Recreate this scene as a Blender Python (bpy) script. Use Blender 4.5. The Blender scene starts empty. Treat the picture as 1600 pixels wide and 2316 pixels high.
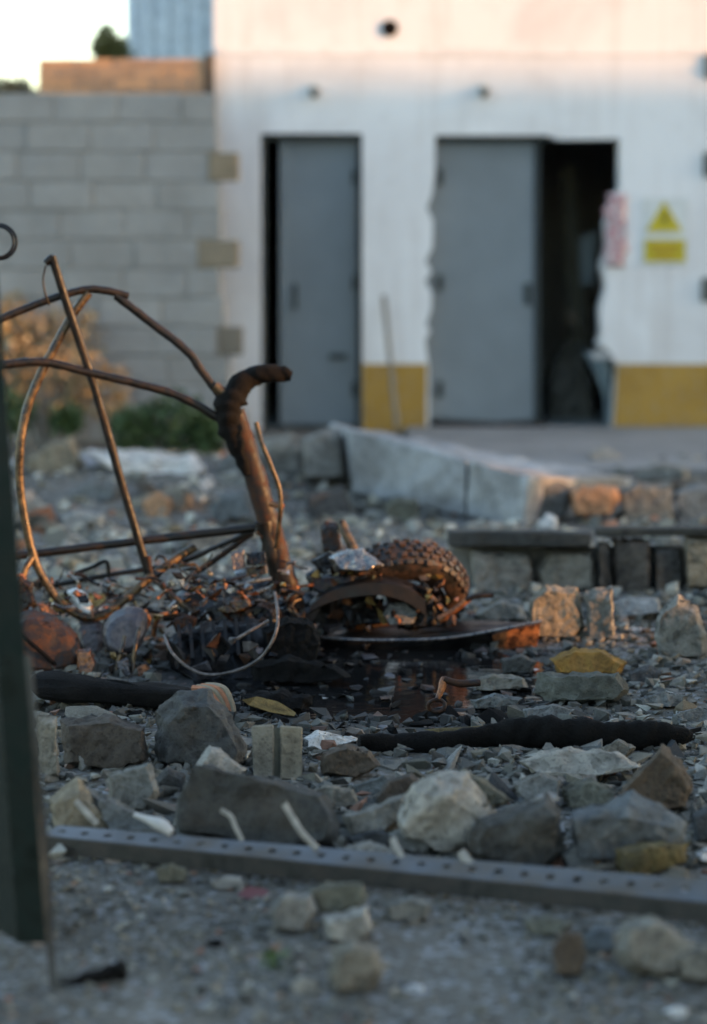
import bpy, bmesh, math, random
import numpy as np
from mathutils import Vector, Matrix, noise

random.seed(11)
scene = bpy.context.scene
C = scene.collection

# ------------------------------------------------------------------ camera
F = 2316 * 85 / 36            # focal length in photo pixels
H = 1.29                      # camera height
PITCH = math.atan2(1158 - 540, F)
cam = bpy.data.cameras.new('camera')
cam.sensor_fit = 'VERTICAL'; cam.sensor_height = 36; cam.sensor_width = 24; cam.lens = 85
cam.clip_start = 0.05; cam.clip_end = 2000
cam.dof.use_dof = True; cam.dof.focus_distance = 6.35; cam.dof.aperture_fstop = 1.6
cam.dof.aperture_blades = 9
camo = bpy.data.objects.new('camera', cam); C.objects.link(camo)
camo.location = (0, 0, H); camo.rotation_euler = (math.pi/2 - PITCH, 0, 0)
scene.camera = camo

# ------------------------------------------------------------------ sky, sun, exposure
SUN_EL = math.radians(10.0)
SUN_AZ = math.radians(74)     # from -Y (behind the camera) towards +X
w = bpy.data.worlds.new('World'); scene.world = w; w.use_nodes = True
nt = w.node_tree
sky = nt.nodes.new('ShaderNodeTexSky'); sky.sky_type = 'NISHITA'; sky.sun_disc = False
sky.sun_elevation = SUN_EL; sky.sun_rotation = math.pi - SUN_AZ
sky.altitude = 50; sky.air_density = 1.0; sky.dust_density = 1.2; sky.ozone_density = 1.0
bg = nt.nodes['Background']; bg.inputs['Strength'].default_value = 0.15
nt.links.new(sky.outputs[0], bg.inputs[0])
sun = bpy.data.lights.new('sun', 'SUN'); sun.energy = 2.0; sun.angle = math.radians(0.35); sun.color = (1.0, 0.48, 0.18)
suno = bpy.data.objects.new('sun', sun); C.objects.link(suno)
SUND = Vector((math.cos(SUN_EL)*math.sin(SUN_AZ), -math.cos(SUN_EL)*math.cos(SUN_AZ), math.sin(SUN_EL)))
suno.rotation_euler = SUND.to_track_quat('Z', 'Y').to_euler()
suno.location = (20, -10, 12)
vs = scene.view_settings
vs.view_transform = 'Standard'; vs.look = 'None'; vs.gamma = 1; vs.use_curve_mapping = False; vs.exposure = 2.3
scene.cycles.use_denoising = True
scene.cycles.max_bounces = 6

# ------------------------------------------------------------------ pixel -> place
cp, sp = math.cos(PITCH), math.sin(PITCH)
def ray(px, py):
    a = (px - 800) / F; b = (1158 - py) / F
    return Vector((a, cp + b*sp, -sp + b*cp))
def P(px, py, Y):
    d = ray(px, py); t = Y / d.y
    return Vector((d.x*t, Y, H + d.z*t))
def G(px, py, z=0.0):
    d = ray(px, py); t = (z - H) / d.z
    return Vector((d.x*t, d.y*t, z))
def S(Y): return F / Y        # photo pixels per metre at that distance

def tz(x, y):                 # height of the ground
    n = noise.noise(Vector((x*1.3, y*1.3, 0.3)))*0.012 + noise.noise(Vector((x*5, y*5, 4.3)))*0.006
    m = 0.15*math.exp(-((x+1.1)/1.0)**2 - ((y-12.7)/0.9)**2)
    r2 = ((x-0.09)/0.50)**2+((y-7.08)/0.62)**2; k = math.exp(-r2*r2)      # hollow that holds the puddle
    return n*(1-0.6*k) + m - 0.020*k

# ------------------------------------------------------------------ materials
MATS = {}
def newmat(name):
    m = bpy.data.materials.new(name); m.use_nodes = True
    MATS[name] = m
    t = m.node_tree; b = t.nodes['Principled BSDF']
    return m, t, b
def nd(t, kind, **kw):
    n = t.nodes.new(kind)
    for k, v in kw.items():
        if k.startswith('i_'): n.inputs[k[2:]].default_value = v
        else: setattr(n, k, v)
    return n
def coords(t, scale=1.0):
    tc = nd(t, 'ShaderNodeTexCoord'); oi = nd(t, 'ShaderNodeObjectInfo')
    mul = nd(t, 'ShaderNodeVectorMath', operation='SCALE'); mul.inputs['Scale'].default_value = 37.0
    comb = nd(t, 'ShaderNodeCombineXYZ')
    for i in range(3): t.links.new(oi.outputs['Random'], comb.inputs[i])
    t.links.new(comb.outputs[0], mul.inputs[0])
    add = nd(t, 'ShaderNodeVectorMath', operation='ADD')
    t.links.new(tc.outputs['Object'], add.inputs[0]); t.links.new(mul.outputs[0], add.inputs[1])
    return add.outputs[0], oi.outputs['Random']
def ramp(t, fac, stops):
    r = nd(t, 'ShaderNodeValToRGB'); e = r.color_ramp.elements
    while len(e) < len(stops): e.new(0.5)
    for el, (p, c) in zip(e, stops):
        el.position = p; el.color = (*c, 1) if len(c) == 3 else c
    t.links.new(fac, r.inputs[0]); return r.outputs[0]
def noisetex(t, vec, scale, detail=4, rough=0.55, dist=0.0):
    n = nd(t, 'ShaderNodeTexNoise'); n.inputs['Scale'].default_value = scale; n.inputs['Detail'].default_value = detail
    n.inputs['Roughness'].default_value = rough; n.inputs['Distortion'].default_value = dist
    t.links.new(vec, n.inputs['Vector']); return n.outputs['Fac']
def mixc(t, fac, a, b, mode='MIX'):
    m = nd(t, 'ShaderNodeMix', data_type='RGBA', blend_type=mode)
    for s, v in ((m.inputs[0], fac), (m.inputs[6], a), (m.inputs[7], b)):
        if hasattr(v, 'node'): t.links.new(v, s)
        else: s.default_value = v if isinstance(v, (int, float)) else (*v, 1)
    return m.outputs[2]
def bump(t, b, h, strength=0.4, dist=0.01):
    n = nd(t, 'ShaderNodeBump'); n.inputs['Strength'].default_value = strength; n.inputs['Distance'].default_value = dist
    t.links.new(h, n.inputs['Height']); t.links.new(n.outputs[0], b.inputs['Normal'])
def sc(c, k): return tuple(min(1, v*k) for v in c)

def stone(name, c, scale=18, var=0.45, rough=0.9, bs=0.8, bd=0.016, tint=(0.12, 0.09, 0.06), tv=1.0, stain=0.4, spec=0.3, agg=0.75):
    m, t, b = newmat(name); v, rnd = coords(t)
    n1 = noisetex(t, v, scale, 5, 0.62); n2 = noisetex(t, v, scale*0.22, 3, 0.6, 0.6); n3 = noisetex(t, v, scale*7, 3, 0.7)
    col = ramp(t, n1, [(0.28, sc(c, 1-var)), (0.52, c), (0.76, sc(c, 1+var))])
    dirt = ramp(t, n2, [(0.48, (0, 0, 0)), (0.72, (0.75, 0.75, 0.75))])
    col = mixc(t, dirt, col, tuple(0.5*a+0.5*b_ for a, b_ in zip(sc(c, 0.6), tint)))
    speck = ramp(t, n3, [(0.33, (0.42, 0.42, 0.42)), (0.47, (1, 1, 1)), (0.75, (1.0, 1.0, 1.0))])
    col = mixc(t, 0.85, col, speck, 'MULTIPLY')
    vo = nd(t, 'ShaderNodeTexVoronoi'); vo.inputs['Scale'].default_value = scale*2.4; t.links.new(v, vo.inputs['Vector'])
    col = mixc(t, agg, col, ramp(t, vo.outputs['Color'], [(0.15, (0.5, 0.5, 0.5)), (0.4, (0.95, 0.95, 0.95)), (0.8, (1, 1, 1))]), 'MULTIPLY')
    geo = nd(t, 'ShaderNodeNewGeometry')
    big = noisetex(t, geo.outputs['Position'], 1.6, 5, 0.65, 0.5)
    col = mixc(t, stain, col, ramp(t, big, [(0.34, (0.45, 0.45, 0.44)), (0.55, (1, 1, 1)), (0.75, (1, 0.97, 0.92))]), 'MULTIPLY')
    wear = ramp(t, geo.outputs['Pointiness'], [(0.50, (0, 0, 0)), (0.58, (0.55, 0.55, 0.55))])
    col = mixc(t, wear, col, sc(c, 1.55))
    tone = ramp(t, rnd, [(0, (0.72, 0.73, 0.75)), (0.5, (1, 0.98, 0.93)), (1, (1.0, 0.92, 0.80))])
    col = mixc(t, tv, col, tone, 'MULTIPLY')
    t.links.new(col, b.inputs['Base Color']); b.inputs['Roughness'].default_value = rough; b.inputs['Specular IOR Level'].default_value = spec
    h = mixc(t, 0.35, n1, n3)
    bump(t, b, h, bs, bd); return m
stone('concrete', (0.18, 0.175, 0.16)); stone('concrete_pale', (0.29, 0.28, 0.26)); stone('concrete_dark', (0.06, 0.06, 0.058))
stone('slab_concrete', (0.40, 0.402, 0.40), scale=9, var=0.22, agg=0.15, stain=0.6); stone('ochre_dull', (0.13, 0.095, 0.035)); stone('plank_pale', (0.17, 0.17, 0.16))
stone('concrete_tan', (0.215, 0.187, 0.143)); stone('concrete_blue', (0.13, 0.138, 0.14)); stone('concrete_olive', (0.115, 0.113, 0.09))
stone('stone_brown', (0.082, 0.065, 0.05)); stone('brick_red', (0.30, 0.135, 0.08)); stone('brick_orange', (0.40, 0.22, 0.12))
stone('plaster_white', (0.52, 0.52, 0.53), bs=0.3); stone('ochre', (0.26, 0.14, 0.028), bs=0.5); stone('block_grey', (0.235, 0.23, 0.22), scale=5, var=0.3, tv=0.1, stain=1.0, agg=0.3)
stone('block_tan', (0.19, 0.165, 0.13), scale=9, stain=0.9); stone('mortar', (0.20, 0.20, 0.196), stain=0.9); stone('charred', (0.0065, 0.006, 0.0058), scale=20, var=0.6, tint=(0.014, 0.011, 0.009), spec=0.12)
stone('wood_grey', (0.20, 0.18, 0.15), scale=22); stone('brick_wall_orange', (0.50, 0.29, 0.17), scale=9, var=0.2)
stone('shade_facade_grey', (0.30, 0.28, 0.25), scale=3, var=0.15)

def metal(name, dark, rusty, lo=0.42, hi=0.62, metallic=0.4, rough=0.5, scale=30, bs=0.35, spec=0.5):
    m, t, b = newmat(name); v, rnd = coords(t)
    n1 = noisetex(t, v, scale, 6, 0.65); n2 = noisetex(t, v, scale*4, 3, 0.7)
    fac = ramp(t, n1, [(lo, (0, 0, 0)), (hi, (1, 1, 1))])
    col = mixc(t, fac, dark, rusty)
    col = mixc(t, 0.7, col, ramp(t, n2, [(0.3, (0.55, 0.55, 0.55)), (0.6, (1, 1, 1))]), 'MULTIPLY')
    t.links.new(col, b.inputs['Base Color'])
    b.inputs['Metallic'].default_value = metallic; b.inputs['Specular IOR Level'].default_value = spec
    rr = ramp(t, n1, [(0.35, (rough*0.7,)*3), (0.65, (min(1, rough*1.5),)*3)]); t.links.new(rr, b.inputs['Roughness'])
    bump(t, b, mixc(t, 0.5, n1, n2), bs, 0.003); return m
metal('rust', (0.014, 0.009, 0.007), (0.075, 0.028, 0.011), lo=0.44, hi=0.7, metallic=0.1, rough=0.6, spec=0.3)
metal('rust_bright', (0.06, 0.025, 0.012), (0.34, 0.125, 0.04), metallic=0.3, rough=0.4)
metal('burnt_tube', (0.03, 0.02, 0.012), (0.13, 0.08, 0.034), metallic=0.4, rough=0.36)
metal('dark_tube', (0.007, 0.006, 0.005), (0.022, 0.013, 0.008), metallic=0.0, rough=0.42, spec=0.3)
metal('burnt_black', (0.005, 0.005, 0.0055), (0.016, 0.012, 0.010), metallic=0.0, rough=0.36, bs=0.25, spec=0.22)
metal('bare_steel', (0.16, 0.16, 0.16), (0.34, 0.31, 0.27), metallic=0.85, rough=0.28)
metal('panel_black', (0.005, 0.005, 0.006), (0.016, 0.013, 0.011), metallic=0.0, spec=0.2, rough=0.48, scale=12, bs=0.3)
metal('wire_pale', (0.035, 0.027, 0.022), (0.18, 0.15, 0.135), lo=0.38, hi=0.62, metallic=0.2, rough=0.5, scale=26)
metal('brass_glint', (0.12, 0.075, 0.03), (0.42, 0.29, 0.10), lo=0.35, hi=0.6, metallic=0.5, rough=0.35)  # brighter gold colour paints in yellow sun highlights on casings and shards
metal('rail_steel', (0.11, 0.112, 0.118), (0.105, 0.085, 0.065), lo=0.45, hi=0.7, metallic=0.2, rough=0.65, scale=9)
metal('rail_face', (0.03, 0.028, 0.023), (0.06, 0.05, 0.04), metallic=0.2, rough=0.65, scale=18)
metal('green_paint', (0.002, 0.006, 0.004), (0.004, 0.010, 0.007), spec=0.2, metallic=0.0, rough=0.6, scale=14, bs=0.15)
metal('green_paint_pale', (0.005, 0.009, 0.007), (0.010, 0.014, 0.011), spec=0.2, metallic=0.0, rough=0.6, scale=14, bs=0.15)  # slightly paler, greyer green for the back flange
metal('rubber', (0.011, 0.010, 0.009), (0.065, 0.028, 0.013), lo=0.44, hi=0.66, metallic=0.0, rough=0.6, scale=24)
metal('door_frame', (0.02, 0.03, 0.032), (0.035, 0.045, 0.047), metallic=0.1, rough=0.5, scale=8, bs=0.05)
metal('sheet_blue', (0.52, 0.57, 0.60), (0.60, 0.64, 0.66), metallic=0.1, rough=0.55, scale=4, bs=0.05)
metal('tank_grey', (0.055, 0.05, 0.056), (0.12, 0.105, 0.10), metallic=0.35, rough=0.45, scale=16)

def plain(name, c, rough=0.6, metallic=0.0, var=0.12, scale=8, bs=0.1):
    m, t, b = newmat(name); v, rnd = coords(t)
    n = noisetex(t, v, scale, 4)
    t.links.new(ramp(t, n, [(0.3, sc(c, 1-var)), (0.7, sc(c, 1+var))]), b.inputs['Base Color'])
    b.inputs['Roughness'].default_value = rough; b.inputs['Metallic'].default_value = metallic
    if bs: bump(t, b, n, bs, 0.004)
    return m
plain('door_grey', (0.17, 0.20, 0.22), 0.5, var=0.12, scale=2.2, bs=0.05); plain('sign_white', (0.62, 0.64, 0.62)); plain('sign_yellow', (0.52, 0.42, 0.02)); plain('sign_dark', (0.16, 0.12, 0.01)); plain('sign_orange', (0.40, 0.25, 0.01))
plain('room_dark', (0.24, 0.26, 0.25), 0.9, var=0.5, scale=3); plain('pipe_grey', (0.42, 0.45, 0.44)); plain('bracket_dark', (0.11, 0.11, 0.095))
plain('strip_pale', (0.26, 0.24, 0.21), var=0.3, scale=40); plain('sheet_pale', (0.22, 0.28, 0.31), 0.6)
plain('tarp_blue', (0.035, 0.06, 0.09)); plain('scrap_red', (0.10, 0.022, 0.02), 0.7); plain('apron_concrete', (0.17, 0.17, 0.165), 0.9, var=0.2, scale=2.5)
plain('bone_white', (0.42, 0.40, 0.37), var=0.15, scale=30)
def leaf(name, c, c2):
    m, t, b = newmat(name); g = nd(t, 'ShaderNodeNewGeometry')
    t.links.new(ramp(t, g.outputs['Random Per Island'], [(0, c), (1, c2)]), b.inputs['Base Color'])
    b.inputs['Roughness'].default_value = 0.6
    return m
leaf('leaf_green', (0.022, 0.05, 0.012), (0.07, 0.11, 0.03)); leaf('leaf_dry', (0.20, 0.13, 0.06), (0.30, 0.24, 0.13)); leaf('leaf_olive', (0.05, 0.06, 0.015), (0.17, 0.15, 0.04))

def wallmat():
    m, t, b = newmat('white_plaster'); tc = nd(t, 'ShaderNodeTexCoord'); v = tc.outputs['Object']
    n1 = noisetex(t, v, 0.9, 5, 0.6, 0.4); n2 = noisetex(t, v, 6, 5, 0.65); n3 = noisetex(t, v, 60, 3)
    mp = nd(t, 'ShaderNodeMapping'); mp.inputs['Scale'].default_value = (5, 5, 0.35); t.links.new(v, mp.inputs[0])
    st = noisetex(t, mp.outputs[0], 1.6, 4, 0.6)
    col = ramp(t, n1, [(0.32, (0.60, 0.59, 0.585)), (0.55, (0.76, 0.765, 0.765))])
    col = mixc(t, ramp(t, st, [(0.50, (0, 0, 0)), (0.75, (0.6, 0.6, 0.6))]), col, (0.52, 0.48, 0.45))
    col = mixc(t, ramp(t, n2, [(0.62, (0, 0, 0)), (0.8, (0.4, 0.4, 0.4))]), col, (0.48, 0.46, 0.44))
    t.links.new(col, b.inputs['Base Color']); b.inputs['Roughness'].default_value = 0.85
    bump(t, b, mixc(t, 0.4, n2, n3), 0.3, 0.006)
wallmat()
def ochremat():
    m, t, b = newmat('ochre_paint'); tc = nd(t, 'ShaderNodeTexCoord'); v = tc.outputs['Object']
    n1 = noisetex(t, v, 3, 5, 0.6, 0.4); n2 = noisetex(t, v, 25, 4)
    col = ramp(t, n1, [(0.3, (0.30, 0.17, 0.028)), (0.6, (0.40, 0.235, 0.04)), (0.8, (0.34, 0.22, 0.07))])
    col = mixc(t, ramp(t, n2, [(0.52, (0, 0, 0)), (0.70, (0.7, 0.7, 0.7))]), col, (0.30, 0.25, 0.18))
    t.links.new(col, b.inputs['Base Color']); b.inputs['Roughness'].default_value = 0.8; bump(t, b, n2, 0.3, 0.004)
ochremat()
def noticemat():
    m, t, b = newmat('notice_paper'); tc = nd(t, 'ShaderNodeTexCoord')
    n = noisetex(t, tc.outputs['Object'], 22, 3, 0.5, 0.5)
    t.links.new(ramp(t, n, [(0.40, (0.55, 0.52, 0.53)), (0.50, (0.42, 0.12, 0.14)), (0.60, (0.55, 0.50, 0.50))]), b.inputs['Base Color'])
noticemat()
def soot(t, v):
    """burnt stain left by the fire around the wreck"""
    mp = nd(t, 'ShaderNodeMapping'); mp.inputs['Location'].default_value = (0.02*1.15, -7.05*0.8, 0); mp.inputs['Scale'].default_value = (1.15, 0.8, 0.0)
    t.links.new(v, mp.inputs[0]); ln = nd(t, 'ShaderNodeVectorMath', operation='LENGTH'); t.links.new(mp.outputs[0], ln.inputs[0])
    ad = nd(t, 'ShaderNodeMath', operation='MULTIPLY_ADD'); t.links.new(noisetex(t, v, 4.5, 5, 0.65), ad.inputs[0]); ad.inputs[1].default_value = 0.9; t.links.new(ln.outputs['Value'], ad.inputs[2])
    so = nd(t, 'ShaderNodeMapRange'); t.links.new(ad.outputs[0], so.inputs[0])
    so.inputs[1].default_value = 0.98; so.inputs[2].default_value = 1.42; so.inputs[3].default_value = 0.95; so.inputs[4].default_value = 0.0
    return so.outputs[0]
def groundmat():
    m, t, b = newmat('dirt'); tc = nd(t, 'ShaderNodeTexCoord'); v = tc.outputs['Object']
    n1 = noisetex(t, v, 1.7, 5, 0.6, 0.3); n2 = noisetex(t, v, 16, 5, 0.65); n3 = noisetex(t, v, 90, 4, 0.7)
    vo = nd(t, 'ShaderNodeTexVoronoi'); vo.inputs['Scale'].default_value = 65; t.links.new(v, vo.inputs['Vector'])
    col = ramp(t, n1, [(0.3, (0.064, 0.056, 0.043)), (0.55, (0.110, 0.096, 0.073)), (0.75, (0.156, 0.137, 0.105))])
    col = mixc(t, 0.55, col, ramp(t, n2, [(0.3, (0.45, 0.45, 0.46)), (0.6, (1, 1, 1)), (0.8, (1, 1, 1))]), 'MULTIPLY')
    col = mixc(t, 0.5, col, ramp(t, n3, [(0.3, (0.35, 0.35, 0.36)), (0.55, (1, 1, 1))]), 'MULTIPLY')
    peb = mixc(t, ramp(t, vo.outputs['Color'], [(0.60, (0, 0, 0)), (0.85, (0.8, 0.8, 0.8))]), col, (0.22, 0.22, 0.22))
    col = mixc(t, soot(t, v), peb, (0.009, 0.0085, 0.008))
    t.links.new(col, b.inputs['Base Color']); b.inputs['Roughness'].default_value = 0.92
    bump(t, b, mixc(t, 0.5, n2, mixc(t, 0.5, n3, vo.outputs['Distance'])), 0.8, 0.02)
groundmat()
def gravelmat(name='gravel', k=0.85):
    m, t, b = newmat(name); g = nd(t, 'ShaderNodeNewGeometry'); tc = nd(t, 'ShaderNodeTexCoord')
    c1 = ramp(t, g.outputs['Random Per Island'], [(0, sc((0.05, 0.05, 0.05), k)), (0.25, sc((0.11, 0.11, 0.11), k)), (0.55, sc((0.18, 0.18, 0.18), k)), (0.8, sc((0.24, 0.22, 0.19), k)), (0.93, sc((0.42, 0.42, 0.42), k)), (0.98, sc((0.24, 0.11, 0.07), k))])
    c1 = mixc(t, 1.0, c1, (min(1, k), min(1, k)*0.95, min(1, k)*0.80), 'MULTIPLY')
    n = noisetex(t, tc.outputs['Object'], 120, 3)
    c1 = mixc(t, 0.6, c1, ramp(t, n, [(0.3, (0.5, 0.5, 0.5)), (0.6, (1, 1, 1))]), 'MULTIPLY')
    c1 = mixc(t, soot(t, tc.outputs['Object']), c1, (0.010, 0.0095, 0.009))
    t.links.new(c1, b.inputs['Base Color']); b.inputs['Roughness'].default_value = 0.9
    bump(t, b, n, 0.4, 0.004)
gravelmat('gravel', 0.85); gravelmat('gravel_pale', 1.45)
def ashmat():
    m, t, b = newmat('ash_bits'); g = nd(t, 'ShaderNodeNewGeometry')
    c1 = ramp(t, g.outputs['Random Per Island'], [(0, (0.005, 0.005, 0.005)), (0.6, (0.014, 0.013, 0.012)), (0.8, (0.06, 0.03, 0.018)), (0.92, (0.09, 0.09, 0.092)), (0.98, (0.36, 0.36, 0.36))])
    t.links.new(c1, b.inputs['Base Color']); b.inputs['Roughness'].default_value = 0.6
ashmat()

# ------------------------------------------------------------------ object helpers
def tag(o, label=None, cat=None, group=None, kind=None):
    if label: o['label'] = label
    if cat:
        o['category'] = cat
        if not kind: o['kind'] = 'thing'
    if group: o['group'] = group
    if kind: o['kind'] = kind
    return o
def link(name, me, mat, parent=None, loc=None):
    o = bpy.data.objects.new(name, me); C.objects.link(o)
    if mat and not me.materials: me.materials.append(MATS[mat])
    if loc is not None: o.location = loc
    if parent is not None:
        o.parent = parent
        if loc is not None: o.location = Vector(loc) - parent.location
    return o
def empty(name, loc, label=None, cat=None, group=None):
    o = bpy.data.objects.new(name, None); C.objects.link(o); o.location = loc; o.empty_display_size = 0.05
    return tag(o, label, cat, group)
def from_bm(name, bm, mat, parent=None, smooth=None):
    """bm in world space; the origin is moved to the base centre"""
    xs = [v.co.x for v in bm.verts]; ys = [v.co.y for v in bm.verts]; zs = [v.co.z for v in bm.verts]
    o0 = Vector(((min(xs)+max(xs))/2, (min(ys)+max(ys))/2, min(zs)))
    bmesh.ops.translate(bm, verts=bm.verts, vec=-o0)
    bmesh.ops.recalc_face_normals(bm, faces=bm.faces)
    me = bpy.data.meshes.new(name); bm.to_mesh(me); bm.free()
    if smooth is not None:
        me.polygons.foreach_set('use_smooth', [True]*len(me.polygons)); me.set_sharp_from_angle(angle=math.radians(smooth))
    return link(name, me, mat, parent, o0)
def hull_bm(pts):
    bm = bmesh.new()
    for p in pts: bm.verts.new(p)
    r = bmesh.ops.convex_hull(bm, input=bm.verts)
    dead = [v for v in bm.verts if not v.link_faces]
    if dead: bmesh.ops.delete(bm, geom=dead, context='VERTS')
    return bm
def rough_bm(bm, size, amp=0.03, seed=0, bev=0.035, cuts=3, limit=14, fine=0.16):
    bmesh.ops.dissolve_limit(bm, angle_limit=math.radians(limit), verts=bm.verts, edges=bm.edges)
    if bev: bmesh.ops.bevel(bm, geom=list(bm.edges), offset=size*bev, segments=1, affect='EDGES', clamp_overlap=True)
    bmesh.ops.remove_doubles(bm, verts=bm.verts, dist=size*0.004)
    bmesh.ops.triangulate(bm, faces=bm.faces)
    for _ in range(cuts):
        lim = size*fine
        es = [e for e in bm.edges if e.calc_length() > lim]
        if not es: break
        bmesh.ops.subdivide_edges(bm, edges=es, cuts=1)
        bmesh.ops.triangulate(bm, faces=[f for f in bm.faces if len(f.verts) > 3])
    bm.normal_update()
    off = Vector((seed*3.1, seed*1.7, seed*0.9))
    mv = []
    for v in bm.verts:
        q = v.co/size
        n = noise.noise(q*2.3+off)*0.6 + noise.noise(q*6+off)*0.4 + noise.noise(q*15+off)*0.5
        rdg = 1-abs(noise.noise(q*4.0+off*1.3))*2.2
        mv.append(v.normal*(n*1.6-max(0, rdg)*0.9)*amp*size)
    for v, d in zip(bm.verts, mv): v.co += d
def traced_pts(poly, Ym, th, rnd, ridges=(), shrink=0.8, tilt=0.35):
    xs = [p[0] for p in poly]; ys = [p[1] for p in poly]
    cx, cy = (min(xs)+max(xs))/2, (min(ys)+max(ys))/2; y0, y1 = min(ys), max(ys); W_ = max(xs)-min(xs)
    gx_, gy_ = rnd.uniform(-0.45, 0.45), rnd.uniform(0.15, 0.6); kf = shrink*rnd.uniform(0.92, 1.12); kb_ = shrink*rnd.uniform(0.9, 1.1)
    fx = rnd.uniform(-0.12, 0.12)*W_; fy = rnd.uniform(0.0, 0.10)*(y1-y0)
    pts = []
    for x, y in poly:
        hfrac = (y1-y)/max(1, y1-y0)
        pts.append(P(x, y, Ym + (hfrac-0.5)*tilt*th))
        X_ = cx+fx*(1-kf)*2+(x-cx)*kf*rnd.uniform(0.95, 1.04); Y_ = cy+fy+(y-cy)*kf*rnd.uniform(0.93, 1.03)
        u = (X_-cx)/max(1, W_); v = (cy-Y_)/max(1, y1-y0)
        pts.append(P(X_, Y_, Ym - th*(0.42+gx_*u-gy_*v)))
        pts.append(P(cx+(x-cx)*kb_, cy+(y-cy)*kb_, Ym + th*(0.42-gx_*u+gy_*0.5*v)))
    for x, y, o in ridges: pts.append(P(x, y, Ym - o))
    return pts
SEED = [0]
def rock(name, label, cat, mat, by, th, poly, ridges=(), Y=None, parent=None, group=None, amp=0.028, bev=0.004, shrink=0.8, tilt=0.35, smooth=28):
    SEED[0] += 1; rnd = random.Random(SEED[0]*7+3)
    cx = sum(p[0] for p in poly)/len(poly)
    Ym = (Y if Y is not None else G(cx, by).y) + th*0.35
    pts = traced_pts(poly, Ym, th, rnd, ridges, shrink, tilt)
    bm = hull_bm(pts)
    size = max(max(p[0] for p in poly)-min(p[0] for p in poly), max(p[1] for p in poly)-min(p[1] for p in poly))/S(Ym)
    rough_bm(bm, size, amp, SEED[0], bev, 5, 14, 0.055)
    o = from_bm(name, bm, mat, parent, smooth)
    if parent is None: tag(o, label, cat, group)
    elif label: o['label'] = label
    return o

def spline(pts, n=6):
    out = []
    for i in range(len(pts)-1):
        p0 = pts[max(i-1, 0)]; p1 = pts[i]; p2 = pts[i+1]; p3 = pts[min(i+2, len(pts)-1)]
        for k in range(n):
            t = k/n
            out.append(tuple(0.5*((2*b)+(-a+c)*t+(2*a-5*b+4*c-d)*t*t+(-a+3*b-3*c+d)*t**3) for a, b, c, d in zip(p0, p1, p2, p3)))
    out.append(tuple(pts[-1])); return out
def tube_bm(bm, pts, radii, seg=10, flat=1.0, wob=0.0, seed=0):
    pts = [Vector(p) for p in pts]; rings = []
    up = Vector((0, 1, 0.05))
    for i, p in enumerate(pts):
        d = (pts[min(i+1, len(pts)-1)]-pts[max(i-1, 0)]).normalized()
        a = up.cross(d)
        a = a.normalized() if a.length > 1e-4 else Vector((1, 0, 0))
        b = d.cross(a).normalized()
        r = radii[i]; ring = []
        for k in range(seg):
            an = 2*math.pi*k/seg
            rr = r
            if wob: rr *= 1+wob*noise.noise(Vector((p.x*40+math.cos(an)*0.8+seed, p.y*40+math.sin(an)*0.8, p.z*40)))
            ring.append(bm.verts.new(p+a*math.cos(an)*rr+b*math.sin(an)*rr*flat))
        rings.append(ring)
    for r0, r1 in zip(rings, rings[1:]):
        for k in range(seg):
            bm.faces.new((r0[k], r0[(k+1) % seg], r1[(k+1) % seg], r1[k]))
    bm.faces.new(rings[0][::-1]); bm.faces.new(rings[-1])
def ptube(name, px, mat, parent, Y=7.7, r=9, n=6, seg=10, flat=1.0, wob=0.12, smooth=50):
    """px: (x, y[, Y[, r]]) photo points of a tube"""
    q = []
    for p in px:
        yy = p[2] if len(p) > 2 else Y; rr = p[3] if len(p) > 3 else r
        w_ = P(p[0], p[1], yy); q.append((w_.x, w_.y, w_.z, rr/S(yy)))
    q = spline(q, n) if n > 1 else q
    bm = bmesh.new(); tube_bm(bm, [p[:3] for p in q], [p[3] for p in q], seg, flat, wob, random.random()*9)
    return from_bm(name, bm, mat, parent, smooth)
def prism_bm(bm, pts, vec):
    a = [bm.verts.new(p) for p in pts]; b = [bm.verts.new(Vector(p)+vec) for p in pts]
    n = len(a)
    bm.faces.new(a); bm.faces.new(b[::-1])
    for i in range(n): bm.faces.new((a[i], b[i], b[(i+1) % n], a[(i+1) % n]))
def box_bm(bm, x0, x1, y0, y1, z0, z1):
    prism_bm(bm, [(x0, y0, z0), (x1, y0, z0), (x1, y0, z1), (x0, y0, z1)], Vector((0, y1-y0, 0)))
def box(name, mat, parent, x0, x1, y0, y1, z0, z1, bev=0):
    bm = bmesh.new(); box_bm(bm, x0, x1, y0, y1, z0, z1)
    if bev: bmesh.ops.bevel(bm, geom=list(bm.edges), offset=bev, segments=1, affect='EDGES')
    return from_bm(name, bm, mat, parent)
def ppoly(name, mat, parent, px, Y, th, bev=0):
    """a flat outline at distance Y facing -Y, with thickness th towards +Y"""
    bm = bmesh.new(); prism_bm(bm, [P(x, y, Y) for x, y in px], Vector((0, th, 0)))
    if bev: bmesh.ops.bevel(bm, geom=list(bm.edges), offset=bev, segments=1, affect='EDGES')
    return from_bm(name, bm, mat, parent)
def phull(name, mat, parent, px, rough=0.02, bev=0.03, smooth=35, size=None, cuts=3):
    """px: (x, y, Y) points -> roughened hull"""
    SEED[0] += 1
    pts = [P(*p) for p in px]; bm = hull_bm(pts)
    s = max((a-b).length for a in pts for b in pts)
    if rough: rough_bm(bm, s, rough, SEED[0], bev, cuts)
    return from_bm(name, bm, mat, parent, smooth)

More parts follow.
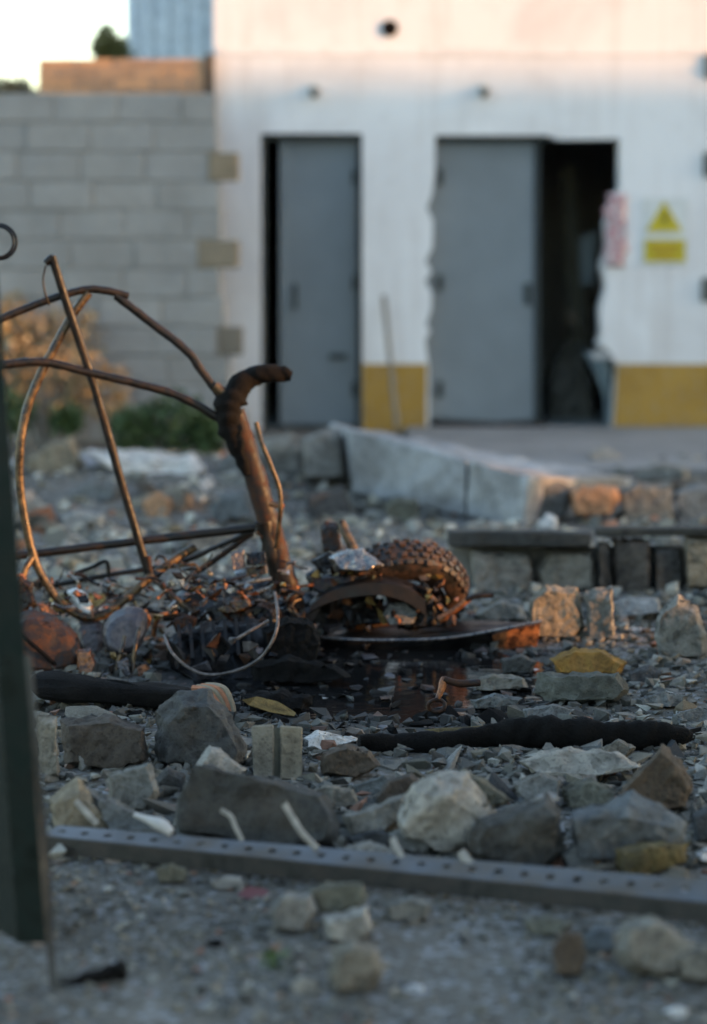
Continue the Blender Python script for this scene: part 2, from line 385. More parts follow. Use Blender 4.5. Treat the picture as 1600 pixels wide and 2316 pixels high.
# ------------------------------------------------------------------ ground
def axis(lo, hi, flo, fhi, fine, grow=1.35):
    a = list(np.arange(flo, fhi+1e-6, fine)); s = fine
    left = []; x = flo
    while x > lo: s *= grow; x -= s; left.append(x)
    right = []; x = a[-1]; s = fine
    while x < hi: s *= grow; x += s; right.append(x)
    return left[::-1]+a+right
gx = axis(-420, 420, -2.4, 2.6, 0.03); gy = axis(-420, 700, 3.4, 13.6, 0.035)
bm = bmesh.new()
vv = [[bm.verts.new((x, y, tz(x, y) if -4 < x < 4 and 2 < y < 15.5 else 0.0)) for x in gx] for y in gy]
for j in range(len(gy)-1):
    for i in range(len(gx)-1):
        bm.faces.new((vv[j][i], vv[j][i+1], vv[j+1][i+1], vv[j+1][i]))
me = bpy.data.meshes.new('ground'); bm.to_mesh(me); bm.free()
me.polygons.foreach_set('use_smooth', [True]*len(me.polygons))
tag(link('ground', me, 'dirt'), 'grey stony dirt ground of the yard', None, None, 'structure')
m_, t_, b_ = newmat('puddle_water'); tcw = nd(t_, 'ShaderNodeTexCoord')
b_.inputs['Base Color'].default_value = (0.008, 0.008, 0.008, 1); b_.inputs['Roughness'].default_value = 0.05; b_.inputs['IOR'].default_value = 1.36
mpw = nd(t_, 'ShaderNodeMapping'); mpw.inputs['Scale'].default_value = (6, 20, 1); t_.links.new(tcw.outputs['Object'], mpw.inputs[0])
bump(t_, b_, noisetex(t_, mpw.outputs[0], 1.5, 3, 0.5), 0.12, 0.01)
bm = bmesh.new(); ring_ = []
for k in range(72):
    a = 2*math.pi*k/72; rr_ = 1.12+0.12*noise.noise(Vector((math.cos(a)*2, math.sin(a)*2, 5))); ring_.append(bm.verts.new((0.09+0.50*rr_*math.cos(a), 7.08+0.62*rr_*math.sin(a), -0.006)))
bm.faces.new(ring_); tag(from_bm('puddle', bm, 'puddle_water'), 'black oily puddle before the wreck', None, None, 'structure')
ap = box('concrete_apron', 'apron_concrete', None, 0.35, 9, 13.2, 16.25, -0.05, 0.035, 0.008)
tag(ap, 'worn grey concrete apron before the white building', None, None, 'structure')

# ------------------------------------------------------------------ white building
BY = 16.27
def X(px, Y=BY): return P(px, 540, Y).x
def Z(py, Y=BY): return P(800, py, Y).z
def pp(px, py, Y=BY): w_ = P(px, py, Y); return (w_.x, w_.z)
zt = 5.0; xr = 6.2; xl = X(487)
wb = empty('white_building', (1.5, BY, 0), 'long white plastered building with ochre base band and broken doorways', 'building')
jag_l = [(972, 975), (970, 830), (966, 800), (962, 770), (974, 748), (964, 735), (976, 700), (977, 660), (962, 636), (976, 615), (963, 590), (978, 560), (980, 500), (966, 470), (978, 440), (984, 400), (985, 306)]
jag_r = [(1240, 306), (1262, 316), (1402, 314), (1404, 430), (1380, 440), (1398, 470), (1370, 500), (1376, 560), (1362, 600), (1372, 650), (1358, 700), (1362, 760), (1352, 778), (1378, 792), (1398, 830), (1392, 900), (1388, 975)]
out = [(xl, -0.05)] + [(X(590), -0.05), pp(590, 302), pp(820, 302), (X(820), -0.05)]
out += [(pp(972, 975)[0], -0.05)] + [pp(*p) for p in jag_l[1:]] + [pp(*p) for p in jag_r[:-1]] + [(pp(1388, 975)[0], -0.05)]
out += [(xr, -0.05), (xr, zt), (xl, zt)]
bm = bmesh.new(); prism_bm(bm, [(x, BY, z) for x, z in out], Vector((0, 0.24, 0)))
bm.normal_update(); bmesh.ops.triangulate(bm, faces=[f for f in bm.faces if len(f.verts) > 4])
from_bm('front_wall', bm, 'white_plaster', wb)
box('side_wall', 'white_plaster', wb, xl, xl+0.24, BY+0.243, 22, -0.05, zt)
box('side_wall', 'white_plaster', wb, xr-0.24, xr, BY+0.243, 22, -0.05, zt)
box('back_wall', 'white_plaster', wb, xl+0.243, xr-0.243, 21.76, 22, -0.05, zt)
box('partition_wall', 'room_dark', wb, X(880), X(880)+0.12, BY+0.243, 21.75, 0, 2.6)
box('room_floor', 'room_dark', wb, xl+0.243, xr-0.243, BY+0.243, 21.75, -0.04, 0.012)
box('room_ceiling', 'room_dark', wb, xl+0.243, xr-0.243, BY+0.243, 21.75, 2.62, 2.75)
box('roof', 'concrete', wb, xl-0.15, xr+0.15, BY-0.18, 22.15, zt+0.003, zt+0.2)
box('string_course', 'white_plaster', wb, xl+0.02, xr-0.02, BY-0.006, BY-0.002, Z(126), Z(108), 0.0015)
dz = Z(823)
bm = bmesh.new()
o1 = [(X(820)+0.003, 0.0), (X(970)-0.01, 0.0), (pp(970, 826)[0]-0.01, dz), (X(820)+0.003, dz)]
prism_bm(bm, [(x, BY-0.006, z) for x, z in o1], Vector((0, 0.003, 0))); from_bm('ochre_band', bm, 'ochre_paint', wb)
bm = bmesh.new()
o1 = [(X(1392), 0.0), (xr-0.01, 0.0), (xr-0.01, dz), (X(1400), dz), (X(1397), Z(880))]
prism_bm(bm, [(x, BY-0.006, z) for x, z in o1], Vector((0, 0.003, 0))); from_bm('ochre_band', bm, 'ochre_paint', wb)
# doors
d1 = empty('left_doorway', (X(715), BY+0.1, 0)); d1.name = 'metal_door'
tag(d1, 'narrow grey steel door standing ajar in the doorway nearest the block wall', 'door')
ppoly('door_leaf', 'door_grey', d1, [(634, 318), (806, 318), (806, 962), (634, 962)], BY+0.12, 0.04, 0.004)
ppoly('folded_edge', 'door_grey', d1, [(634, 318), (654, 318), (656, 962), (634, 962)], BY+0.108, 0.009)
ppoly('frame_post', 'door_frame', d1, [(807, 303), (819, 303), (819, 970), (807, 970)], BY+0.06, 0.08)
ppoly('frame_post', 'door_frame', d1, [(591, 303), (601, 303), (601, 970), (591, 970)], BY+0.06, 0.08)
ppoly('frame_head', 'door_frame', d1, [(602, 303), (806, 303), (806, 316), (602, 316)], BY+0.06, 0.08)
ppoly('handle', 'door_frame', d1, [(664, 640), (672, 640), (672, 700), (664, 700)], BY+0.08, 0.03, 0.003)
for y_ in (400, 640, 880): ppoly('hinge', 'door_frame', d1, [(796, y_-16), (806, y_-16), (806, y_+16), (796, y_+16)], BY+0.095, 0.022, 0.002)
ppoly('bolt_rail', 'door_frame', d1, [(745, 800), (785, 800), (785, 812), (745, 812)], BY+0.10, 0.015, 0.002)
d2 = empty('metal_door', (X(1100), BY+0.1, 0), 'wide grey steel door leaf half closing the broken doorway beside the warning sign', 'door')
ppoly('door_leaf', 'door_grey', d2, [(948, 322), (1208, 322), (1208, 950), (1120, 955), (948, 945)], BY+0.10, 0.045, 0.004)
ppoly('frame_head', 'door_frame', d2, [(987, 307), (1238, 307), (1238, 321), (987, 321)], BY+0.06, 0.08)
ppoly('edge_post', 'door_frame', d2, [(1209, 322), (1222, 322), (1222, 968), (1209, 968)], BY+0.09, 0.06)
for y_ in (400, 640, 880): ppoly('hinge', 'door_frame', d2, [(989, y_-18), (1002, y_-18), (1002, y_+18), (989, y_+18)], BY+0.075, 0.022, 0.002)
ppoly('lock_plate', 'door_frame', d2, [(1186, 640), (1202, 640), (1202, 690), (1186, 690)], BY+0.088, 0.01, 0.002)
ppoly('threshold', 'rust', d2, [(985, 958), (1240, 958), (1240, 973), (985, 973)], BY+0.05, 0.1)
# things in the doorway
rock('cloth_bundle', 'dark bundle of cloth heaped inside the dark doorway', 'bundle', 'bracket_dark', 960, 0.3, [(1236, 820), (1270, 760), (1330, 780), (1350, 960), (1235, 960)], Y=17.3, amp=0.05)
ppoly_ = lambda n_, m_, px_, Y_, lab_, c_: tag(ppoly(n_, m_, None, px_, Y_, 0.03, 0.004), lab_, c_)
ppoly_('leaning_board', 'concrete_olive', [(1270, 380), (1300, 370), (1345, 955), (1300, 955)], 17.6, 'grey green board leaning inside the dark doorway', 'board')
ppoly_('leaning_board', 'sheet_pale', [(1310, 540), (1350, 520), (1345, 640), (1315, 650)], 17.5, 'pale blue broken board high inside the dark doorway', 'board')
bm = bmesh.new(); n_ = 12; rows = []
for i in range(n_+1):
    t_ = i/n_; y_ = 795+t_*168
    xa = 1322+18*math.sin(t_*3)+42*t_; xb = 1392-6*t_*(1-t_)
    r_ = []
    for k in range(7):
        u = k/6; r_.append(bm.verts.new(P(xa+(xb-xa)*u, y_, BY+0.30+0.05*math.sin(u*7+t_*2))))
    rows.append(r_)
for a, b in zip(rows, rows[1:]):
    for k in range(6): bm.faces.new((a[k], a[k+1], b[k+1], b[k]))
o = from_bm('hanging_sheet', bm, 'sheet_pale', None, 60); m_ = o.modifiers.new('s', 'SOLIDIFY'); m_.thickness = 0.004
tag(o, 'torn pale blue sheet hanging low inside the dark doorway', 'sheet')
rock('tin_can', 'dull tin hanging inside the dark doorway', 'tin', 'block_tan', 720, 0.12, [(1278, 705), (1300, 695), (1312, 715), (1306, 735), (1284, 735)], Y=17.1, bev=0.1)
rock('plaster_rubble', 'pale broken plaster lump at the foot of the broken doorway', 'rubble', 'plaster_white', 800, 0.12, [(1330, 800), (1360, 782), (1392, 792), (1400, 812), (1345, 815)], Y=BY+0.02)
# sign
sg = empty('warning_sign', P(1502, 598, BY-0.01), 'yellow triangular warning sign above a yellow text plate on the white wall', 'sign')
ppoly('board', 'sign_white', sg, [(1452, 448), (1556, 448), (1556, 598), (1452, 598)], BY-0.009, 0.004, 0.001)
ppoly('triangle', 'sign_yellow', sg, [(1503, 454), (1545, 524), (1461, 524)], BY-0.013, 0.003)
ppoly('bolt_symbol', 'sign_dark', sg, [(1506, 474), (1496, 496), (1503, 496), (1499, 516), (1513, 490), (1505, 490), (1511, 476)], BY-0.0155, 0.002)
ppoly('text_plate', 'sign_yellow', sg, [(1458, 542), (1550, 542), (1550, 592), (1458, 592)], BY-0.013, 0.003)
for ya, yb, xa, xb in ((552, 561, 1470, 1538), (568, 575, 1476, 1532), (579, 584, 1482, 1526)):
    ppoly('text_line', 'sign_orange', sg, [(xa, ya), (xb, ya), (xb, yb), (xa, yb)], BY-0.0155, 0.002)
bm = bmesh.new(); rows = []
for i in range(15):
    t_ = i/14; y_ = 438+t_*165
    xa = 1370+9*noise.noise(Vector((t_*6, 1, 0)))*2; xb = 1416+7*noise.noise(Vector((t_*6, 7, 0)))*2
    rows.append([bm.verts.new(P(xa+(xb-xa)*k/4, y_, BY-0.012-0.02*abs(math.sin(k*1.3+t_*5)))) for k in range(5)])
for a, b in zip(rows, rows[1:]):
    for k in range(4): bm.faces.new((a[k], a[k+1], b[k+1], b[k]))
o = from_bm('torn_notice', bm, 'notice_paper', None, 60); m_ = o.modifiers.new('s', 'SOLIDIFY'); m_.thickness = 0.002
tag(o, 'torn red and white notice on the broken door jamb', 'notice')
# vent pipe and lamps
def ring_bm(bm, c, r0, r1, y0, y1, seg=20):
    q = []
    for y, r in ((y0, r0), (y0, r1), (y1, r1), (y1, r0)):
        q.append([bm.verts.new((c.x+r*math.cos(2*math.pi*k/seg), y, c.z+r*math.sin(2*math.pi*k/seg))) for k in range(seg)])
    for i in range(4):
        a, b = q[i], q[(i+1) % 4]
        for k in range(seg): bm.faces.new((a[k], a[(k+1) % seg], b[(k+1) % seg], b[k]))
c = P(882, 64, BY); bm = bmesh.new(); ring_bm(bm, c, 0.046, 0.056, BY-0.012, BY-0.002)
v_ = from_bm('vent_pipe', bm, 'rust', wb, 40)
bm = bmesh.new(); bmesh.ops.create_circle(bm, cap_ends=True, radius=0.047, segments=20, matrix=Matrix.Translation((c.x, BY-0.006, c.z)) @ Matrix.Rotation(math.pi/2, 4, 'X'))
from_bm('vent_dark_disc', bm, 'charred', wb)  # black disc stands in for the shade inside the vent
for px_, lab in ((711, 'small grey lamp holder above the narrow steel door'), (1095, 'small grey lamp holder above the wide steel door')):
    l_ = empty('lamp_holder', P(px_, 222, BY-0.01), lab, 'lamp')
    c = P(px_, 205, BY); bm = bmesh.new(); ring_bm(bm, c, 0.001, 0.042, BY-0.022, BY-0.001); from_bm('base_plate', bm, 'pipe_grey', l_, 40)
    bm = bmesh.new(); tube_bm(bm, [(c.x, BY-0.02, c.z), (c.x, BY-0.07, c.z-0.01), (c.x, BY-0.09, c.z-0.04)], [0.022, 0.022, 0.02]); from_bm('socket', bm, 'bracket_dark', l_, 50)
# iron fixings at the right edge
for y_, lab in ((150, 'dark iron fixing high on the wall at the right frame edge'), (372, 'dark iron fixing above the warning sign at the right frame edge'), (655, 'dark iron fixing below the warning sign at the right frame edge')):
    f_ = empty('wall_fixing', (X(1592), BY, Z(y_)), lab, 'fixing')
    z_ = Z(y_); bm = bmesh.new(); box_bm(bm, X(1588), X(1618), BY-0.018, BY-0.002, z_-0.08, z_+0.08); bmesh.ops.bevel(bm, geom=list(bm.edges), offset=0.005, segments=1, affect='EDGES'); from_bm('plate', bm, 'bracket_dark', f_)
    bm = bmesh.new(); tube_bm(bm, [(X(1603), BY-0.018, z_), (X(1603), BY-0.04, z_-0.01)], [0.02, 0.016]); from_bm('bolt_head', bm, 'bracket_dark', f_, 50)
# leaning plank
bm = bmesh.new(); tube_bm(bm, [P(899, 968, BY-0.28), P(868, 668, BY-0.045)], [0.018, 0.015], 4, 0.6)
tag(from_bm('leaning_plank', bm, 'plank_pale', None), 'thin grey plank leaning on the wall between the two doors', 'plank')

# ------------------------------------------------------------------ block wall with toothed end
WY = 15.3
bw = empty('block_wall', (-2.5, WY, 0), 'grey concrete block wall with toothed broken end beside the white building', 'wall')
ch = 65.2/S(WY); ztop = Z(210, WY); bl = 0.40; xleft = -4.6
meshes = {}
def block_mesh(L, seed, mat, h, d):
    key = (round(L, 3), seed, mat)
    if key in meshes: return meshes[key]
    bm = bmesh.new(); box_bm(bm, 0, L, 0, d, 0, h)
    bmesh.ops.bevel(bm, geom=list(bm.edges), offset=0.006, segments=1, affect='EDGES')
    rr = random.Random(seed)
    for v in bm.verts: v.co += Vector((rr.uniform(-1, 1), rr.uniform(-1, 1), rr.uniform(-1, 1)))*0.0025
    me = bpy.data.meshes.new('block'); bm.to_mesh(me); bm.free(); me.materials.append(MATS[mat]); meshes[key] = me
    return me
tooth = {2: 541, 5: 540, 8: 548, 11: 556}
edge = {0: 492, 1: 494, 3: 500, 4: 503, 6: 500, 7: 508, 9: 520, 10: 530}
row = 0; z_ = ztop
rr = random.Random(5)
while z_ > 0.02:
    h_ = min(ch, z_+0.02); xe = X(tooth.get(row, edge.get(row, 540)), WY)
    x_ = xe; k = 0
    while x_ > xleft:
        L = bl if (k or row % 2) else bl*0.55
        mat = 'block_tan' if (row in tooth and k == 0) or rr.random() < 0.0 else 'block_grey'  # tooth blocks tan: their faint yellow sunlight is put into the colour
        if row in tooth and k == 0: L = (0.19, 0.26, 0.16, 0.22)[row//3]
        o = link('block', block_mesh(L-0.007, rr.randint(0, 3), mat, ch-0.007, 0.19), mat, bw, (x_-L+0.0035, WY+rr.uniform(-0.004, 0.004), z_-ch+0.0035))
        x_ -= L; k += 1
    row += 1; z_ -= ch
box('mortar_core', 'mortar', bw, xleft, X(488, WY), WY+0.012, WY+0.175, -0.03, ztop-0.015)
# brick wall behind it
QY = 16.16
qw = empty('brick_wall', (-2.2, QY, 0), 'low orange brick wall in the sun between block wall and white building', 'wall')
qx0, qx1 = X(92, QY), X(468, QY); qz1 = Z(130, QY); bh = 0.066
for r_ in range(5):
    z_ = qz1-(r_+1)*bh; x_ = qx0+(0 if r_ % 2 == 0 else -0.0); k = 0
    first = 0.13 if r_ % 2 else 0.25
    while x_ < qx1-0.03:
        L = min(first if k == 0 else 0.25, qx1-x_)
        link('brick', block_mesh(L-0.01, rr.randint(0, 3), 'brick_wall_orange', bh-0.009, 0.2), None, qw, (x_, QY, z_)); x_ += L; k += 1
box('mortar_core', 'mortar', qw, qx0+0.01, qx1-0.01, QY+0.01, QY+0.19, -0.03, qz1-0.012)
box('end_post', 'stone_brown', qw, qx1+0.002, X(486, QY), QY-0.02, QY+0.1, -0.03, Z(122, QY), 0.006)
# corrugated shed
CY = 19.2
cs = empty('corrugated_shed', (X(385, CY), CY, 0), 'pale blue corrugated metal shed wall behind the brick wall', 'shed')
bm = bmesh.new(); x0, x1 = X(291, CY), X(560, CY); nn = 140
a_ = []; 
for i in range(nn+1):
    x_ = x0+(x1-x0)*i/nn; y_ = CY+0.018*math.sin(x_*2*math.pi/0.13)
    a_.append((bm.verts.new((x_, y_, 0)), bm.verts.new((x_, y_, 4.3))))
for p, q in zip(a_, a_[1:]): bm.faces.new((p[0], q[0], q[1], p[1]))
o = from_bm('corrugated_sheet', bm, 'sheet_blue', cs, 60); o.modifiers.new('s', 'SOLIDIFY').thickness = 0.004
box('frame_wall', 'sheet_blue', cs, x0+0.01, x1, CY+0.03, CY+2.4, 0, 4.28)
box('roof', 'rail_steel', cs, x0-0.04, x1+0.04, CY-0.06, CY+2.5, 4.31, 4.36)

# ------------------------------------------------------------------ plants
def leaves_bm(bm, c, rad, n, size, rnd, up=0.0, long=1.8):
    for _ in range(n):
        while True:
            p = Vector((rnd.uniform(-1, 1), rnd.uniform(-1, 1), rnd.uniform(-1, 1)))
            if p.length < 1 and noise.noise(p*2.2+Vector(c)) > -0.18: break
        p = Vector((p.x*rad[0], p.y*rad[1], p.z*rad[2]))+Vector(c)
        d = Vector((rnd.gauss(0, 1), rnd.gauss(0, 1), rnd.gauss(0, 1)+up)).normalized()
        s = d.cross(Vector((rnd.gauss(0, 1), rnd.gauss(0, 1), rnd.gauss(0, 1)))).normalized()
        l = size*rnd.uniform(0.6, 1.3)*long; w_ = size*rnd.uniform(0.35, 0.6)
        q = [p, p+d*l*0.45+s*w_, p+d*l, p+d*l*0.45-s*w_]
        bm.faces.new([bm.verts.new(v) for v in q])
def shrub(name, label, cat, spots, mat, stems, n, size, seed, group=None):
    rnd = random.Random(seed)
    base = Vector((sum(s[0][0] for s in spots)/len(spots), sum(s[0][1] for s in spots)/len(spots), 0))
    e = empty(name, base, label, cat, group)
    bm = bmesh.new()
    for c_, r_ in spots: leaves_bm(bm, c_, r_, int(n/len(spots)), size, rnd)
    from_bm('crown', bm, mat, e)
    bm = bmesh.new()
    for c_, r_ in spots:
        for k in range(stems):
            a = Vector((base.x+rnd.uniform(-.05, .05), base.y+rnd.uniform(-.05, .05), -0.02)); b = Vector(c_)+Vector((rnd.uniform(-.6, .6)*r_[0], rnd.uniform(-.6, .6)*r_[1], rnd.uniform(-.3, .7)*r_[2]))
            m = a.lerp(b, 0.5)+Vector((rnd.uniform(-.05, .05), rnd.uniform(-.05, .05), 0))
            tube_bm(bm, [a, m, b], [0.014, 0.009, 0.003], 5)
    from_bm('stem' if name != 'garden_tree' else 'trunk', bm, 'wood_grey', e)
    return e
def at(px, py, Y): return tuple(P(px, py, Y))
shrub('garden_tree', 'slim dark tree top showing above the orange brick wall', 'tree', [(at(242, 105, 17.6), (0.10, 0.12, 0.16)), (at(258, 128, 17.6), (0.12, 0.12, 0.12))], 'leaf_olive', 3, 900, 0.035, 3)
shrub('garden_tree', 'yellow green tree top behind the far end of the block wall', 'tree', [(at(-20, 215, 17.2), (0.16, 0.3, 0.13)), (at(-110, 200, 17.2), (0.3, 0.3, 0.25)), (at(50, 222, 17.4), (0.1, 0.2, 0.1))], 'leaf_dry', 3, 1500, 0.04, 4)
shrub('dry_shrub', 'yellow orange dried shrub against the block wall', 'shrub', [(at(120, 860, 14.9), (0.30, 0.14, 0.22)), (at(20, 830, 14.9), (0.2, 0.14, 0.3)), (at(215, 880, 14.9), (0.22, 0.14, 0.2)), (at(30, 740, 15.0), (0.14, 0.1, 0.2)), (at(150, 760, 15.05), (0.25, 0.1, 0.2))], 'leaf_dry', 7, 1500, 0.035, 5)
shrub('green_weeds', 'dark green weeds at the foot of the block wall beside the pale slab', 'weeds', [(at(300, 975, 14.4), (0.16, 0.14, 0.14)), (at(400, 960, 14.4), (0.2, 0.14, 0.2)), (at(470, 985, 14.4), (0.1, 0.12, 0.14))], 'leaf_green', 4, 2200, 0.03, 6)
shrub('green_weeds', 'green weeds under the dried shrub behind the green post', 'weeds', [(at(20, 935, 14.3), (0.14, 0.12, 0.14)), (at(150, 950, 14.4), (0.1, 0.1, 0.08))], 'leaf_green', 3, 900, 0.03, 7)

# ------------------------------------------------------------------ unseen facade added to shade the yard, openings cut for sun patches
NY = 2.0; ta = math.tan(SUN_AZ); te = math.tan(SUN_EL)/math.cos(SUN_AZ)
def shade_hit(p):             # where the sun ray through p crosses the added facade
    d = p.y-NY; return p.x+d*ta, p.z+d*te
Htop = 2.36+(BY-NY)*te
holes = []
def hole(x0, x1, ya, yb, z0, z1):
    a = shade_hit(Vector((x0, ya, z0))); b = shade_hit(Vector((x1, yb, z1)))
    holes.append((a[0], b[0]+0.25, a[1], b[1]))
hole(-0.95, 0.70, 7.25, 7.95, 0.19, 1.02)
a_, b_, c_, d_ = holes.pop(); m_ = shade_hit(Vector((-0.22, 7.15, 0)))[0]
holes += [(a_-0.5, m_, shade_hit(Vector((0, 7.1, 0.03)))[1], d_), (m_, b_, c_, d_)]      # opening lowered on one side so sun reaches more of the wreck
hole(0.95, 1.35, 10.9, 11.1, 0.12, 0.34)
hole(-2.35, -1.55, 14.8, 15.0, 0.30, 0.95)
holes.sort()
nh = empty('shade_facade', (20, NY, 0), 'tall plain grey facade added out of view to shade the yard, with openings for sun patches', 'facade')
bm = bmesh.new(); x_ = 2.4
for a, b, c_, d_ in holes:
    box_bm(bm, x_, a, NY-0.12, NY, -0.1, Htop); box_bm(bm, a, b, NY-0.12, NY, -0.1, c_); box_bm(bm, a, b, NY-0.12, NY, d_, Htop); x_ = b
box_bm(bm, x_, 100, NY-0.12, NY, -0.1, Htop)
from_bm('front_wall', bm, 'shade_facade_grey', nh)
for a, b, c_, d_ in holes: box('sun_gap_ledge', 'concrete', nh, a-0.05, b+0.05, NY+0.002, NY+0.08, c_-0.06, c_-0.004)

# ------------------------------------------------------------------ fallen wall section
fw = empty('fallen_wall', P(1000, 1150, 11.5), 'long pale slab of fallen wall lying tilted before the doors', 'wall slab')
A0, A1 = P(1186, 1198, 10.8), P(1196, 1076, 10.8)
L0, L1 = P(797, 1118, 11.9), P(788, 968, 11.9)
B1 = P(1432, 1078, 11.7); R1 = P(742, 957, 12.9)
def lerp(a, b, t): return a+(b-a)*t
def slab(t0, t1, h0, h1, mat, name, out=0.0):
    pts = []
    for t_ in (t0, t1):
        f0 = lerp(L0, A0, t_); f1 = lerp(L1, A1, t_); b1 = lerp(R1, B1, t_); b0 = b1-(f1-f0)*0.9
        for h_ in (h0, h1):
            pts.append(lerp(f0, f1, h_)+Vector((0, -out, 0))); pts.append(lerp(b0, b1, h_))
    SEED[0] += 1
    bm = hull_bm(pts); rough_bm(bm, 1.0, 0.012, SEED[0], 0.010, 5, 14, 0.05)
    return from_bm(name, bm, mat, fw, 35)
slab(0.0, 0.676, 0.0, 1.0, 'slab_concrete', 'slab_piece', 0.0); slab(0.680, 1.0, 0.0, 1.0, 'slab_concrete', 'slab_piece', 0.006)
rock('concrete_block', 'brownish grey block under the raised end of the fallen slab', 'block', 'concrete', 1100, 0.5, [(682, 990), (730, 968), (786, 972), (792, 1086), (760, 1095), (690, 1092)], Y=12.0, amp=0.012)
rock('concrete_chunk', 'olive chunk propping up the fallen slab', 'rubble', 'concrete_olive', 1192, 0.2, [(868, 1138), (900, 1122), (944, 1128), (956, 1190), (880, 1194)], Y=10.95)
rock('concrete_chunk', 'dark chunk in the shadow under the fallen slab', 'rubble', 'concrete_dark', 1170, 0.3, [(690, 1112), (780, 1098), (796, 1160), (700, 1172)], Y=11.2)
rock('concrete_chunk', 'grey broken lump at the low end of the fallen slab', 'rubble', 'concrete', 1188, 0.2, [(1192, 1086), (1250, 1080), (1296, 1096), (1290, 1160), (1240, 1188), (1196, 1182)], Y=10.95)
rock('brick_fragment', 'sunlit orange brick piece at the low end of the fallen slab', 'brick', 'brick_orange', 1168, 0.22, [(1284, 1108), (1310, 1096), (1396, 1098), (1408, 1128), (1380, 1166), (1296, 1168)], Y=10.9, bev=0.02)
rock('concrete_chunk', 'grey chunk touching the sunlit orange brick', 'rubble', 'concrete', 1190, 0.25, [(1398, 1104), (1440, 1090), (1520, 1092), (1528, 1180), (1410, 1188)], Y=11.0)
rock('concrete_chunk', 'pale chunk at the right frame edge above the low wall cap', 'rubble', 'concrete_pale', 1190, 0.25, [(1526, 1110), (1580, 1092), (1640, 1100), (1640, 1188), (1534, 1190)], Y=11.1)
rock('concrete_chunk', 'small white chunk before the low end of the fallen slab', 'rubble', 'plaster_white', 1196, 0.1, [(1218, 1180), (1240, 1160), (1262, 1172), (1262, 1196), (1222, 1198)], Y=10.6)
rock('concrete_chunk', 'flat pale slab fragment on the ground beyond the tyre', 'rubble', 'concrete_pale', 1200, 0.2, [(1040, 1192), (1070, 1178), (1160, 1182), (1200, 1196), (1060, 1204)], Y=10.5)
# far right clutter on the apron
for i, (poly, Y_, m_, lab) in enumerate([
    ([(1330, 1030), (1365, 1008), (1400, 1022), (1420, 1048), (1350, 1052)], 13.8, 'concrete_pale', 'pale rubble heap on the apron beyond the fallen slab'),
    ([(1430, 1060), (1500, 1045), (1560, 1058), (1560, 1085), (1440, 1088)], 12.6, 'concrete', 'low grey rubble on the apron at the right edge'),
    ([(560, 1010), (600, 985), (660, 975), (690, 1000), (690, 1090), (640, 1105), (570, 1090)], 12.5, 'concrete', 'grey block between the charred grip and the fallen slab')]):
    rock('concrete_chunk', lab, 'rubble', m_, 0, 0.3, poly, Y=Y_)
# ------------------------------------------------------------------ left mound
for nm, m_, Y_, poly, lab, cat in [
    ('slab_fragment', 'plaster_white', 12.2, [(180, 1015), (250, 1005), (438, 1020), (470, 1052), (462, 1085), (300, 1108), (262, 1066)], 'long white slab on top of the rubble mound under the weeds', 'slab'),
    ('concrete_chunk', 'concrete_tan', 12.3, [(55, 1040), (110, 1000), (165, 985), (188, 1040), (170, 1094), (70, 1094)], 'tan lump on the rubble mound beside the long white slab', 'rubble'),
    ('concrete_chunk', 'concrete_blue', 11.6, [(150, 1115), (210, 1082), (280, 1090), (270, 1130), (160, 1142)], 'blue grey slab piece under the long white slab', 'rubble'),
    ('brick_fragment', 'brick_orange', 11.2, [(322, 1132), (358, 1108), (390, 1130), (384, 1176), (332, 1180)], 'orange brick lump on the mound behind the rusty pole', 'brick'),
    ('concrete_chunk', 'concrete_pale', 10.8, [(130, 1168), (170, 1150), (240, 1162), (234, 1196), (140, 1198)], 'pale flat chunk low on the mound inside the bent loop', 'rubble'),
    ('concrete_chunk', 'plaster_white', 11.3, [(446, 1094), (474, 1070), (490, 1098), (462, 1116)], 'small white lump right of the long white slab', 'rubble'),
    ('concrete_chunk', 'concrete_blue', 11.0, [(470, 1152), (506, 1112), (556, 1104), (572, 1160), (490, 1178)], 'blue grey chunk left of the steering column', 'rubble'),
    ('concrete_chunk', 'concrete', 12.2, [(492, 1060), (520, 1020), (580, 1000), (600, 1090), (520, 1104)], 'grey chunk behind the charred grip', 'rubble'),
    ('concrete_chunk', 'concrete_tan', 11.4, [(290, 1128), (420, 1092), (440, 1140), (400, 1170), (300, 1175)], 'tan slab fragment behind the orange brick lump', 'rubble'),
    ('concrete_chunk', 'concrete', 10.9, [(20, 1150), (60, 1130), (110, 1150), (100, 1200), (30, 1205)], 'grey chunk behind the green post on the mound', 'rubble'),
    ('concrete_chunk', 'concrete_pale', 10.4, [(200, 1215), (250, 1190), (310, 1200), (300, 1238), (215, 1240)], 'pale chunk above the straight tie bar', 'rubble'),
    ('concrete_chunk', 'concrete', 9.9, [(400, 1220), (450, 1190), (520, 1195), (530, 1240), (420, 1250)], 'grey chunk between tie bar and steering column', 'rubble'),
]:
    rock(nm, lab, cat, m_, 0, 0.25, poly, Y=Y_)

